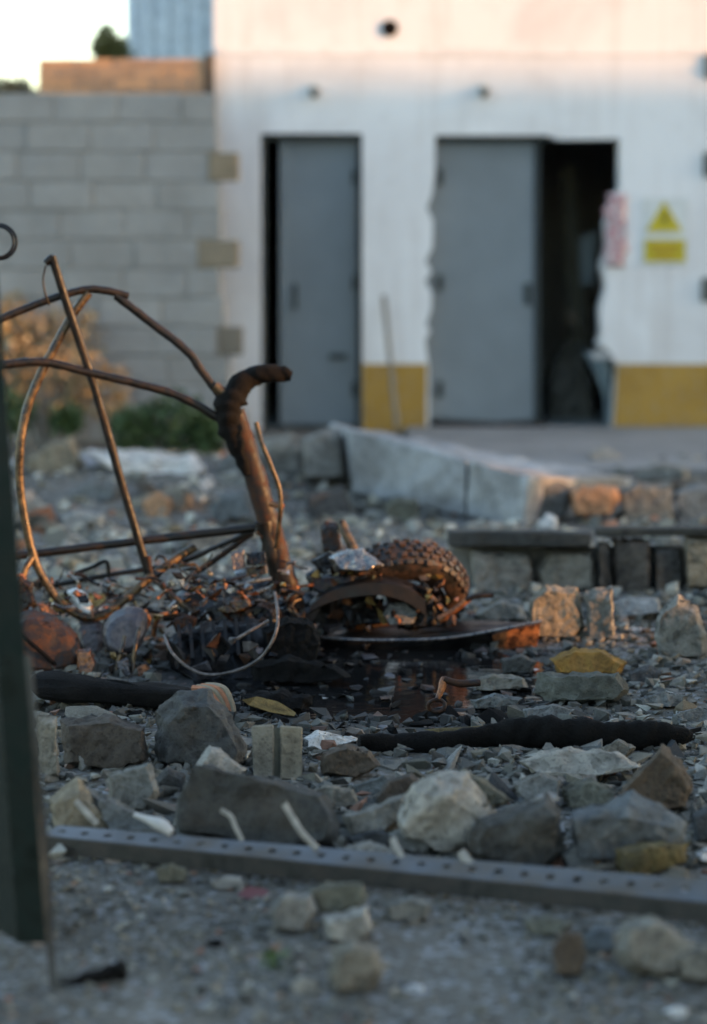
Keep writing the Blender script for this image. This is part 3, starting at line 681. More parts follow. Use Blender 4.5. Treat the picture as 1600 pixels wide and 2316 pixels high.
# ------------------------------------------------------------------ low masonry wall behind the tyre
lw = empty('low_wall', P(1330, 1340, 8.95), 'low ruined stone wall with dark flat cap behind the tyre', 'wall')
for px_, m_ in (([(1012, 1196, 9.15), (1338, 1200, 9.15), (1338, 1238, 8.85), (1012, 1236, 8.85), (1012, 1200, 8.85), (1338, 1204, 8.85), (1012, 1228, 9.2), (1338, 1230, 9.2)], 'concrete_dark'),
                ([(1344, 1186, 9.25), (1680, 1186, 9.25), (1680, 1214, 8.9), (1344, 1216, 8.9), (1344, 1192, 8.9), (1680, 1192, 8.9), (1344, 1210, 9.3), (1680, 1210, 9.3)], 'concrete_dark')):
    phull('cap_stone', m_, lw, px_, 0.006, 0.01)
phull('wall_core', 'mortar', lw, [(x, y, Y_) for x in (1018, 1676) for y, Y_ in ((1238, 9.0), (1346, 9.0), (1234, 9.14), (1340, 9.14))], 0.004, 0.004)
for poly, m_ in (([(1062, 1240), (1204, 1242), (1210, 1336), (1066, 1342)], 'concrete'), ([(1206, 1290), (1240, 1240), (1346, 1240), (1356, 1336), (1212, 1340)], 'concrete_tan'),
                 ([(1384, 1218), (1470, 1218), (1472, 1342), (1390, 1342)], 'stone_brown'), ([(1478, 1236), (1538, 1234), (1544, 1342), (1480, 1342)], 'concrete_dark'), ([(1546, 1208), (1640, 1210), (1640, 1340), (1550, 1338)], 'concrete_tan'), ([(1352, 1222), (1382, 1222), (1384, 1342), (1356, 1342)], 'concrete_dark')):
    rock('wall_stone', None, None, m_, 1342, 0.22, poly, parent=lw, Y=8.85, shrink=0.8, amp=0.035)

# ------------------------------------------------------------------ rubble right of the wreck
R = [
 ('concrete_chunk', 'rounded lump with sunlit orange top right of the black panel tip', 'rubble', 'concrete_tan', 1450, 0.16, [(1198, 1352), (1236, 1322), (1308, 1326), (1326, 1420), (1300, 1446), (1212, 1446), (1196, 1404)]),
 ('slab_fragment', 'upright grey slab piece against the sunlit rounded lump', 'rubble', 'concrete', 1452, 0.1, [(1322, 1332), (1386, 1322), (1392, 1440), (1330, 1450)]),
 ('slab_fragment', 'upright rounded grey slab with pale rim at the right edge', 'slab', 'concrete', 1492, 0.07, [(1478, 1440), (1488, 1376), (1534, 1342), (1580, 1368), (1604, 1430), (1604, 1490), (1492, 1488)]),
 ('slab_fragment', 'pale bluish slab lying behind the rounded grey slab', 'slab', 'concrete_pale', 1402, 0.2, [(1386, 1362), (1430, 1346), (1490, 1350), (1500, 1386), (1400, 1398)]),
 ('plaster_fragment', 'ochre painted plaster piece lying on a grey block', 'plaster', 'ochre', 1535, 0.12, [(1240, 1490), (1300, 1463), (1370, 1466), (1416, 1500), (1404, 1524), (1262, 1522)]),
 ('concrete_block', 'olive grey block under the ochre plaster piece', 'block', 'concrete_olive', 1596, 0.16, [(1212, 1518), (1300, 1514), (1402, 1518), (1426, 1560), (1396, 1594), (1236, 1594), (1210, 1566)]),
 ('concrete_chunk', 'dark chunk on the ground below the black panel tip', 'rubble', 'concrete_dark', 1520, 0.1, [(1130, 1490), (1180, 1478), (1216, 1494), (1204, 1522), (1140, 1524)]),
 ('concrete_chunk', 'pale angular shard behind the tyre lever', 'rubble', 'concrete', 1406, 0.2, [(1070, 1390), (1130, 1352), (1184, 1370), (1200, 1404), (1090, 1410)]),
 ('concrete_chunk', 'flat grey chip right of the olive grey block', 'rubble', 'concrete_blue', 1600, 0.1, [(1440, 1582), (1500, 1560), (1560, 1572), (1550, 1600), (1450, 1604)]),
 ('concrete_chunk', 'dark purple chip beside the ochre plaster piece', 'rubble', 'concrete_dark', 1545, 0.08, [(1418, 1520), (1470, 1500), (1500, 1520), (1480, 1548), (1424, 1548)]),
 ('concrete_chunk', 'grey chip lying before the olive grey block', 'rubble', 'concrete', 1630, 0.08, [(1180, 1604), (1250, 1590), (1300, 1604), (1280, 1628), (1190, 1630)]),
 ('concrete_chunk', 'blue grey chip behind the burnt rubber strip at right', 'rubble', 'concrete_blue', 1640, 0.1, [(1520, 1616), (1580, 1596), (1640, 1612), (1630, 1640), (1530, 1644)]),
 # between wreck and rail
 ('slab_fragment', 'large dark flat slab leaning up behind the perforated rail', 'slab', 'concrete_dark', 1925, 0.16, [(396, 1800), (432, 1722), (520, 1736), (640, 1752), (742, 1790), (776, 1860), (764, 1908), (640, 1926), (470, 1904), (402, 1884)], [(436, 1726, 0.03), (560, 1820, 0.07)]),
 ('concrete_chunk', 'pale pointed chunk peeking over the large dark slab', 'rubble', 'concrete_pale', 1815, 0.1, [(436, 1735), (474, 1682), (500, 1692), (560, 1738), (520, 1770), (450, 1770)]),
 ('concrete_chunk', 'tan pyramid shaped chunk beside the green post', 'rubble', 'concrete_tan', 1890, 0.1, [(108, 1806), (150, 1790), (174, 1752), (204, 1784), (256, 1852), (240, 1888), (122, 1886)], [(180, 1800, 0.06)]),
 ('concrete_chunk', 'blue grey shard lying against the tan pyramid chunk', 'rubble', 'concrete_blue', 1894, 0.09, [(206, 1796), (240, 1792), (330, 1838), (384, 1880), (250, 1894), (214, 1850)]),
 ('slab_fragment', 'thin upright grey slab piece between tan pyramid and dark slab', 'slab', 'concrete', 1846, 0.05, [(240, 1748), (344, 1719), (364, 1790), (336, 1842), (250, 1838)]),
 ('concrete_chunk', 'dark hunched chunk below the end of the charred plank', 'rubble', 'concrete_dark', 1742, 0.16, [(346, 1606), (400, 1562), (470, 1556), (520, 1600), (562, 1690), (546, 1740), (440, 1742), (352, 1724)]),
 ('concrete_chunk', 'dark brown boulder under the charred plank', 'rubble', 'stone_brown', 1748, 0.16, [(136, 1630), (250, 1612), (334, 1640), (336, 1722), (240, 1746), (146, 1726)]),
 ('concrete_block', 'upright grey brown stub right behind the green post', 'block', 'wood_grey', 1768, 0.06, [(84, 1614), (130, 1616), (136, 1764), (90, 1764)]),
 ('concrete_chunk', 'brown stone with rough top right of the grooved brick', 'rubble', 'stone_brown', 1766, 0.1, [(722, 1702), (780, 1684), (838, 1694), (862, 1732), (802, 1764), (726, 1750)]),
 ('plaster_fragment', 'white plaster shard right of the grooved brick', 'plaster', 'plaster_white', 1700, 0.12, [(686, 1668), (720, 1650), (770, 1656), (812, 1670), (756, 1690), (690, 1704)]),
 ('concrete_chunk', 'large lumpy pale concrete chunk in the middle of the rubble', 'rubble', 'concrete_pale', 1938, 0.16, [(890, 1850), (930, 1762), (990, 1736), (1060, 1742), (1104, 1790), (1142, 1850), (1100, 1922), (1000, 1936), (908, 1892)], [(1010, 1800, 0.09)]),
 ('concrete_chunk', 'olive tinged flake on the large pale chunk', 'rubble', 'concrete_olive', 1880, 0.07, [(1006, 1748), (1050, 1736), (1100, 1760), (1162, 1812), (1104, 1834), (1050, 1800)]),
 ('concrete_chunk', 'big boulder with dark broken face behind the rail', 'rubble', 'concrete_dark', 1968, 0.15, [(1056, 1890), (1080, 1850), (1170, 1822), (1240, 1792), (1270, 1832), (1276, 1930), (1232, 1966), (1120, 1962), (1060, 1930)], [(1262, 1846, 0.08), (1100, 1880, 0.07)]),
 ('concrete_chunk', 'grey peaked chunk above the ochre brick', 'rubble', 'concrete_blue', 1960, 0.14, [(1286, 1834), (1350, 1832), (1432, 1786), (1482, 1820), (1562, 1862), (1558, 1906), (1400, 1952), (1300, 1936)], [(1430, 1850, 0.08)]),
 ('painted_brick', 'ochre painted brick lying behind the rail', 'brick', 'ochre_dull', 1992, 0.1, [(1390, 1916), (1460, 1901), (1562, 1902), (1556, 1946), (1470, 1986), (1394, 1990)], [(1470, 1915, 0.055)]),
 ('concrete_chunk', 'brown weathered chunk behind the grey peaked chunk', 'rubble', 'stone_brown', 1850, 0.13, [(1392, 1796), (1450, 1722), (1500, 1682), (1548, 1722), (1572, 1780), (1556, 1832), (1480, 1836)]),
 ('plaster_fragment', 'long pale crust of plaster before the burnt rubber strip', 'plaster', 'concrete_pale', 1772, 0.14, [(1168, 1722), (1260, 1690), (1400, 1702), (1464, 1736), (1330, 1762), (1200, 1754)]),
 ('concrete_chunk', 'greenish grey chunk left of the brown weathered chunk', 'rubble', 'concrete_olive', 1836, 0.1, [(1268, 1780), (1340, 1756), (1404, 1790), (1362, 1834), (1280, 1826)]),
 ('concrete_chunk', 'grey wedge between the dark slab and the large pale chunk', 'rubble', 'concrete', 1902, 0.12, [(772, 1842), (870, 1816), (924, 1790), (944, 1840), (876, 1884), (792, 1894)]),
 ('concrete_chunk', 'small pale wedge under the large pale chunk', 'rubble', 'concrete', 1936, 0.07, [(880, 1884), (960, 1850), (992, 1900), (960, 1932), (890, 1918)]),
 ('concrete_chunk', 'grey chunk with brown stain behind the boulder', 'rubble', 'concrete', 1830, 0.1, [(1156, 1770), (1220, 1742), (1272, 1760), (1264, 1806), (1180, 1818)]),
 ('concrete_chunk', 'flat tan chunk right of the grooved brick base', 'rubble', 'concrete_tan', 1830, 0.09, [(690, 1790), (740, 1772), (800, 1786), (820, 1820), (740, 1834)]),
 ('concrete_chunk', 'dark chunk at the right edge above the white flake', 'rubble', 'concrete_dark', 1906, 0.1, [(1562, 1840), (1600, 1822), (1650, 1840), (1650, 1900), (1570, 1908)]),
 ('concrete_chunk', 'white flake at the right edge beside the ochre brick', 'rubble', 'plaster_white', 1945, 0.06, [(1572, 1932), (1600, 1916), (1640, 1920), (1640, 1946), (1580, 1948)]),
 ('concrete_chunk', 'small pale lump resting on the rail end by the ochre brick', 'rubble', 'concrete_tan', 1996, 0.07, [(1486, 1974), (1520, 1952), (1556, 1962), (1562, 1994), (1492, 2000)]),
 ('concrete_chunk', 'brownish grey lump left of the large pale chunk', 'rubble', 'stone_brown', 1870, 0.12, [(846, 1800), (880, 1760), (930, 1742), (962, 1770), (950, 1830), (880, 1862)]),
 ('concrete_chunk', 'pale ledge piece between the large pale chunk and the boulder', 'rubble', 'concrete', 1920, 0.08, [(1010, 1868), (1080, 1836), (1150, 1830), (1160, 1862), (1080, 1910), (1020, 1920)]),
 ('concrete_chunk', 'pale piece added on top of the boulder for its skylit tone', 'rubble', 'concrete_pale', 1950, 0.10, [(1062, 1868), (1160, 1818), (1244, 1784), (1272, 1806), (1180, 1850), (1080, 1884)]),  # pale colour paints in the skylight on the dark boulder's top
 ('concrete_chunk', 'thin dark shard before the grey wedge', 'rubble', 'concrete_dark', 1930, 0.06, [(786, 1894), (850, 1876), (900, 1886), (880, 1912), (800, 1920)]),
 ('concrete_chunk', 'pale flat shard before the end of the dark slab', 'rubble', 'concrete_pale', 1948, 0.06, [(770, 1916), (830, 1898), (900, 1920), (880, 1944), (790, 1944)]),
 ('concrete_chunk', 'dark stone behind the upright thin slab piece', 'rubble', 'concrete_dark', 1800, 0.1, [(350, 1760), (380, 1730), (420, 1750), (430, 1810), (370, 1830)]),
 ('concrete_chunk', 'grey stone between the boulder and the peaked chunk', 'rubble', 'concrete', 1966, 0.07, [(1270, 1930), (1300, 1900), (1350, 1920), (1360, 1960), (1290, 1972)]),
 ('wood_splinter', 'grey wooden splinter lying behind the rail by the ochre brick', 'splinter', 'wood_grey', 1990, 0.05, [(1200, 1972), (1300, 1968), (1390, 1950), (1400, 1964), (1320, 1986), (1210, 1986)]),
 ('concrete_chunk', 'tan shard behind the pale plaster crust', 'rubble', 'concrete_tan', 1722, 0.08, [(1360, 1690), (1400, 1668), (1440, 1690), (1420, 1716), (1370, 1720)]),
 ('concrete_chunk', 'grey slab piece right of the brown stone', 'rubble', 'concrete_blue', 1800, 0.1, [(800, 1776), (870, 1750), (900, 1780), (860, 1806), (810, 1810)]),
 # in front of the rail
 ('concrete_chunk', 'grey stone leftmost of the small pile before the rail', 'rubble', 'concrete', 2114, 0.09, [(612, 2050), (650, 2012), (705, 2022), (720, 2060), (690, 2112), (622, 2104)]),
 ('concrete_chunk', 'greenish flat stone topmost of the small pile before the rail', 'rubble', 'concrete_olive', 2096, 0.08, [(695, 2012), (740, 1993), (820, 1991), (834, 2030), (802, 2064), (722, 2064)]),
 ('concrete_chunk', 'pale stone in the middle of the small pile before the rail', 'rubble', 'concrete_pale', 2136, 0.08, [(728, 2074), (828, 2048), (846, 2100), (804, 2134), (734, 2124)]),
 ('mortar_lump', 'pale mortar lump nearest the camera below the small pile', 'rubble', 'concrete_tan', 2250, 0.09, [(738, 2204), (754, 2142), (800, 2122), (850, 2142), (872, 2200), (832, 2248), (750, 2248)]),
 ('concrete_chunk', 'dark brown upright stone before the rail', 'rubble', 'stone_brown', 2210, 0.06, [(1246, 2142), (1280, 2102), (1314, 2106), (1330, 2160), (1316, 2204), (1262, 2208)]),
 ('concrete_chunk', 'large smooth grey stone before the rail at right', 'rubble', 'concrete', 2216, 0.12, [(1384, 2150), (1400, 2084), (1470, 2066), (1540, 2096), (1604, 2142), (1604, 2190), (1500, 2216), (1400, 2194)]),
 ('concrete_chunk', 'tan stone in front of the large smooth grey stone', 'rubble', 'concrete_tan', 2226, 0.08, [(1524, 2154), (1620, 2124), (1680, 2150), (1680, 2210), (1540, 2220)]),
 ('concrete_chunk', 'blue grey stone between dark brown stone and large smooth stone', 'rubble', 'concrete_blue', 2158, 0.06, [(1318, 2116), (1350, 2092), (1390, 2096), (1396, 2150), (1330, 2154)]),
 ('concrete_chunk', 'flat pale chip under the rail left of the dark brown stone', 'rubble', 'concrete_olive', 2118, 0.06, [(1180, 2084), (1240, 2070), (1300, 2090), (1270, 2116), (1200, 2118)]),
 ('concrete_chunk', 'grey stone under the rail right of the small pile', 'rubble', 'concrete', 2086, 0.07, [(868, 2044), (930, 2026), (980, 2040), (970, 2080), (880, 2084)]),
 ('pebble', 'small black stone on bare ground left of the pile', 'stone', 'charred', 2145, 0.025, [(464, 2136), (480, 2122), (506, 2130), (502, 2146), (470, 2147)]),
 ('pebble', 'white stone at the bottom right corner', 'stone', 'bone_white', 2306, 0.03, [(1500, 2288), (1530, 2273), (1556, 2282), (1550, 2306), (1510, 2309)]),
 ('pebble', 'white flat stone right of the mortar lump', 'stone', 'plaster_white', 2244, 0.03, [(904, 2236), (930, 2224), (958, 2228), (962, 2242), (912, 2249)]),
 ('concrete_chunk', 'pale chip under the rail beside the red scrap', 'rubble', 'concrete_pale', 2012, 0.05, [(472, 1990), (510, 1976), (550, 1984), (556, 2010), (482, 2014)]),
 ('concrete_chunk', 'dull chip under the rail near the green post', 'rubble', 'concrete_olive', 2000, 0.05, [(350, 1964), (390, 1952), (424, 1966), (420, 1996), (360, 1998)]),
 ('concrete_chunk', 'pale grey stone left of the mortar lump', 'rubble', 'concrete', 2250, 0.06, [(654, 2228), (680, 2206), (716, 2214), (720, 2244), (664, 2252)]),
]
for name, lab, cat, m_, by, th, poly, *rg in R:
    rock(name, lab, cat, m_, by, th, poly, rg[0] if rg else ())
# grooved brick
Yb = G(627, 1766).y
gb = empty('grooved_brick', G(627, 1766), 'upright pale brick with a vertical groove in its face', 'brick')
phull('brick_half', 'concrete_tan', gb, [(569, 1642, Yb+0.03), (620, 1638, Yb+0.03), (620, 1762, Yb), (574, 1762, Yb), (569, 1642, Yb+0.11), (620, 1638, Yb+0.11), (620, 1770, Yb+0.1), (574, 1770, Yb+0.1)], 0.008, 0.02)
phull('brick_half', 'concrete_tan', gb, [(634, 1640, Yb+0.03), (685, 1644, Yb+0.03), (684, 1766, Yb), (634, 1764, Yb), (634, 1640, Yb+0.11), (685, 1644, Yb+0.11), (684, 1772, Yb+0.1), (634, 1770, Yb+0.1)], 0.008, 0.02)
phull('groove_web', 'concrete_olive', gb, [(620, 1646, Yb+0.045), (634, 1646, Yb+0.045), (634, 1764, Yb+0.03), (620, 1764, Yb+0.03), (620, 1646, Yb+0.1), (634, 1646, Yb+0.1), (634, 1768, Yb+0.09), (620, 1768, Yb+0.09)], 0)
# charred plank, burnt strip
Yc = G(250, 1612).y
pl = phull('charred_plank', 'charred', None, [(66, 1524, Yc+.05), (100, 1512, Yc+.1), (430, 1552, Yc+.1), (438, 1562, Yc), (434, 1590, Yc), (330, 1606, Yc), (92, 1584, Yc), (60, 1562, Yc), (66, 1524, Yc+.12), (430, 1600, Yc+.12), (92, 1584, Yc+.13)], 0.012, 0.02)
tag(pl, 'charred black plank lying across the rubble beside the green post', 'plank')
e = empty('shell_fragment', P(475, 1600, Yc), 'pinkish white ribbed shard at the end of the charred plank', 'shard')
for k in range(4):
    ptube('rib', [(436+10*k, 1556-2*k, Yc+.02), (470+12*k, 1562-2*k, Yc), (498+9*k, 1592, Yc-.01), (508+7*k, 1618, Yc-.01)], 'block_tan' if k % 2 else 'brick_red', e, r=7, n=4, seg=7)
bm = bmesh.new(); Ys = G(1200, 1702).y
q = spline([(812, 1676, Ys-.02, 20), (900, 1684, Ys, 26), (1010, 1676, Ys, 24), (1120, 1662, Ys+.03, 30), (1200, 1656, Ys+.02, 38), (1300, 1660, Ys, 36), (1400, 1664, Ys, 34), (1480, 1662, Ys, 32), (1545, 1664, Ys, 20), (1566, 1668, Ys, 8)], 8)
tube_bm(bm, [P(*p[:3])+Vector((0, 0, 0.004*noise.noise(Vector((p[0]*.05, 0, 0))))) for p in q], [p[3]/S(Ys)*(1+0.35*noise.noise(Vector((p[0]*.013, 3, 0)))) for p in q], 18, 0.8, 0.28, 2)
tag(from_bm('burnt_rubber_strip', bm, 'charred', None, 40), 'long black burnt rubber strip lying across the rubble', 'rubber strip')
# leaf shaped yellow scraps
def leafscrap(label, px, Y):
    e_ = phull('dry_leaf', 'ochre_dull', None, [(x, y, Y+o) for x, y, o in px], 0.012, 0.01, 50); tag(e_, label, 'leaf')
Yl = G(600, 1625).y
leafscrap('yellow olive dried leaf beside the grooved brick', [(545, 1582, 0), (580, 1574, .02), (628, 1584, .03), (672, 1612, .02), (668, 1622, 0), (610, 1612, -.01), (560, 1596, -.01)], Yl)
Yl = G(1040, 1664).y
leafscrap('long yellow dried leaf before the burnt rubber strip', [(950, 1650, 0), (1000, 1646, .02), (1080, 1642, .03), (1136, 1640, .02), (1100, 1658, 0), (1030, 1664, -.01)], Yl-.06)
# pale bent strips along the rail
def rail_y(px): a, b = G(100, 1940).y, G(1660, 2104).y; return a+(b-a)*(px-100)/1560
for px_, lab, r_ in [
    ([(500, 1832), (522, 1846), (534, 1872), (549, 1902)], 'pale bent strip on the rail before the middle of the dark slab', 6),
    ([(643, 1818), (664, 1852), (684, 1884), (719, 1920)], 'long pale bent strip on the rail at the end of the dark slab', 8),
    ([(172, 1812), (196, 1838), (219, 1864)], 'pale bent strip on the rail before the tan pyramid chunk', 8),
    ([(888, 1896), (896, 1916), (910, 1940)], 'short pale bent strip on the rail below the large pale chunk', 9),
    ([(1042, 1926), (1056, 1946), (1074, 1968)], 'short pale bent strip on the rail below the boulder', 11)]:
    Yr = rail_y(px_[-1][0])+0.03
    tag(ptube('bent_strip', [(x, y, Yr+0.03*(1-i/len(px_))) for i, (x, y) in enumerate(px_)], 'strip_pale', None, r=r_, n=4, seg=7, flat=0.5), lab, 'strip')
Yr = rail_y(360)+0.05
tag(ptube('bone_shard', [(305, 1842, Yr+.02, 6), (335, 1854, Yr+.01, 9), (365, 1866, Yr, 16), (388, 1884, Yr-.01, 10)], 'bone_white', None, n=4, seg=9), 'white rounded shard on the rail next to the blue grey shard', 'shard')

# ------------------------------------------------------------------ perforated rail
RA, RB = G(100, 1940), G(1660, 2104)
RA.z = RB.z = 0.012
rail = empty('perforated_rail', (RA+RB)/2, 'long perforated steel angle rail lying across the foreground rubble', 'rail')
ux = (RB-RA).normalized(); uy = Vector((-ux.y, ux.x, 0)); uz = Vector((0, 0, 1)); Lr = (RB-RA).length
fh = 0.035; fwid = 0.064
def rp(s, v):                 # the flange is twisted: flatter at the far end
    tl = math.radians(6+20*s/Lr); return RA+ux*s+uz*fh+(uy*math.cos(tl)+uz*math.sin(tl))*v
bm = bmesh.new(); pitch = 0.0535; nh_ = int(Lr/pitch)
angs = []
hw = pitch/2; hh = fwid/2
ca = math.atan2(hh, hw)
angs = sorted([ca, math.pi-ca, math.pi+ca, 2*math.pi-ca]+[k*math.pi/6 for k in range(12)])
for k in range(nh_):
    s0 = (k+0.5)*pitch; outer = []; inner = []
    for a in angs:
        c_, s_ = math.cos(a), math.sin(a)
        t_ = min(hw/abs(c_) if abs(c_) > 1e-6 else 9, hh/abs(s_) if abs(s_) > 1e-6 else 9)
        outer.append(bm.verts.new(rp(s0+c_*t_, hh+s_*t_))); inner.append(bm.verts.new(rp(s0+c_*0.0095, hh+s_*0.0095)))
    for i in range(len(angs)):
        j = (i+1) % len(angs); bm.faces.new((outer[i], outer[j], inner[j], inner[i]))
bmesh.ops.remove_doubles(bm, verts=bm.verts, dist=1e-5)
o = from_bm('perforated_flange', bm, 'rail_steel', rail); md = o.modifiers.new('s', 'SOLIDIFY'); md.thickness = 0.003; md.offset = 0
bm = bmesh.new(); prism_bm(bm, [RA-uy*.002, RB-uy*.002, RB-uy*.002+uz*(fh-.002), RA-uy*.002+uz*(fh-.002)], uy*0.004); from_bm('front_flange', bm, 'rail_face', rail)

# ------------------------------------------------------------------ green angle post at the left
gp = empty('green_post', G(128, 2278), 'dark green painted steel angle post leaning at the left frame edge', 'post')
def strip(name, mat, px, th): ppoly_pts = [P(*p) for p in px]; bm = bmesh.new(); prism_bm(bm, ppoly_pts, Vector((0.0, th, 0))); return from_bm(name, bm, mat, gp)
strip('front_flange', 'green_paint', [(40, 2132, 4.30), (105, 2132, 4.26), (4, 750, 4.20), (-60, 60, 4.16), (-126, 60, 4.2), (-60, 750, 4.24)], 0.004)
strip('back_flange', 'green_paint_pale', [(-70, 2060, 4.50), (39, 2130, 4.31), (-61, 750, 4.25), (-127, 60, 4.21), (-240, 60, 4.4), (-170, 750, 4.44)], 0.003)
strip('stake', 'rail_face', [(114, 2270, 4.05), (132, 2282, 4.045), (114, 1960, 4.12), (70, 1480, 4.18), (56, 1480, 4.19), (98, 1960, 4.13)], 0.006)

# ------------------------------------------------------------------ foreground bits
Yk = G(215, 2228).y
ws = empty('charred_stick', G(215, 2228), 'charred broken stick on the ground beside the green post', 'stick')
ptube('stem', [(40, 2236, Yk, 4), (130, 2232, Yk, 8), (200, 2212, Yk, 15), (262, 2196, Yk, 18)], 'charred', ws, n=5, wob=0.4)
phull('broken_end', 'charred', ws, [(258, 2180, Yk), (268, 2166, Yk), (290, 2172, Yk), (294, 2216, Yk), (264, 2222, Yk), (275, 2190, Yk-.03), (280, 2195, Yk+.03)], 0.03)
Yk = G(575, 2034).y
tag(phull('red_scrap', 'scrap_red', None, [(536, 2024, Yk), (560, 2004, Yk+.03), (604, 2010, Yk+.03), (612, 2026, Yk), (570, 2036, Yk-.02)], 0.02), 'dark red scrap under the rail beside the small pile', 'scrap')
c0 = P(620, 2180, G(620, 2200).y); e = empty('small_weed', (c0.x, c0.y, 0), 'tiny dark green weed on bare ground left of the mortar lump', 'weed')
bm = bmesh.new(); leaves_bm(bm, (c0.x, c0.y, 0.02), (0.022, 0.02, 0.02), 26, 0.012, random.Random(3), 0.6); from_bm('leaves', bm, 'leaf_green', e)

# ------------------------------------------------------------------ burnt motorbike wreck
MB = empty('burnt_motorbike', G(640, 1470), 'burnt rusted motorbike wreck with bent frame tubes lying in rubble', 'motorbike')
# steering column and charred grip
ptube('steering_column', [(530, 930, 7.62, 24), (556, 1010, 7.62, 25), (590, 1120, 7.62, 25), (624, 1235, 7.61, 25), (650, 1315, 7.60, 23), (672, 1376, 7.60, 21)], 'rust', MB, n=8, seg=18, wob=0.10)
ptube('charred_grip', [(660, 851, 7.62, 12), (640, 846, 7.62, 17), (600, 845, 7.62, 20), (556, 862, 7.62, 26), (527, 900, 7.61, 34), (516, 946, 7.60, 30), (528, 992, 7.60, 24), (548, 1040, 7.595, 16), (560, 1075, 7.59, 8)], 'charred', MB, n=8, seg=14, wob=0.4)
ptube('column_tube', [(598, 1180, 7.60, 20), (618, 1260, 7.60, 20), (640, 1335, 7.6, 16)], 'dark_tube', MB, n=5, wob=0.3)
ptube('control_cable', [(580, 955, 7.56), (592, 1000, 7.55), (612, 1050, 7.54), (632, 1105, 7.54), (635, 1150, 7.54), (630, 1200, 7.55), (626, 1240, 7.56)], 'burnt_tube', MB, r=5.5)
ptube('cable_clip', [(612, 1138, 7.56), (640, 1146, 7.54)], 'rust_bright', MB, r=7, n=1)
ptube('bracket_plate', [(486, 872, 7.6, 12), (506, 888, 7.6, 12)], 'burnt_tube', MB, n=1)
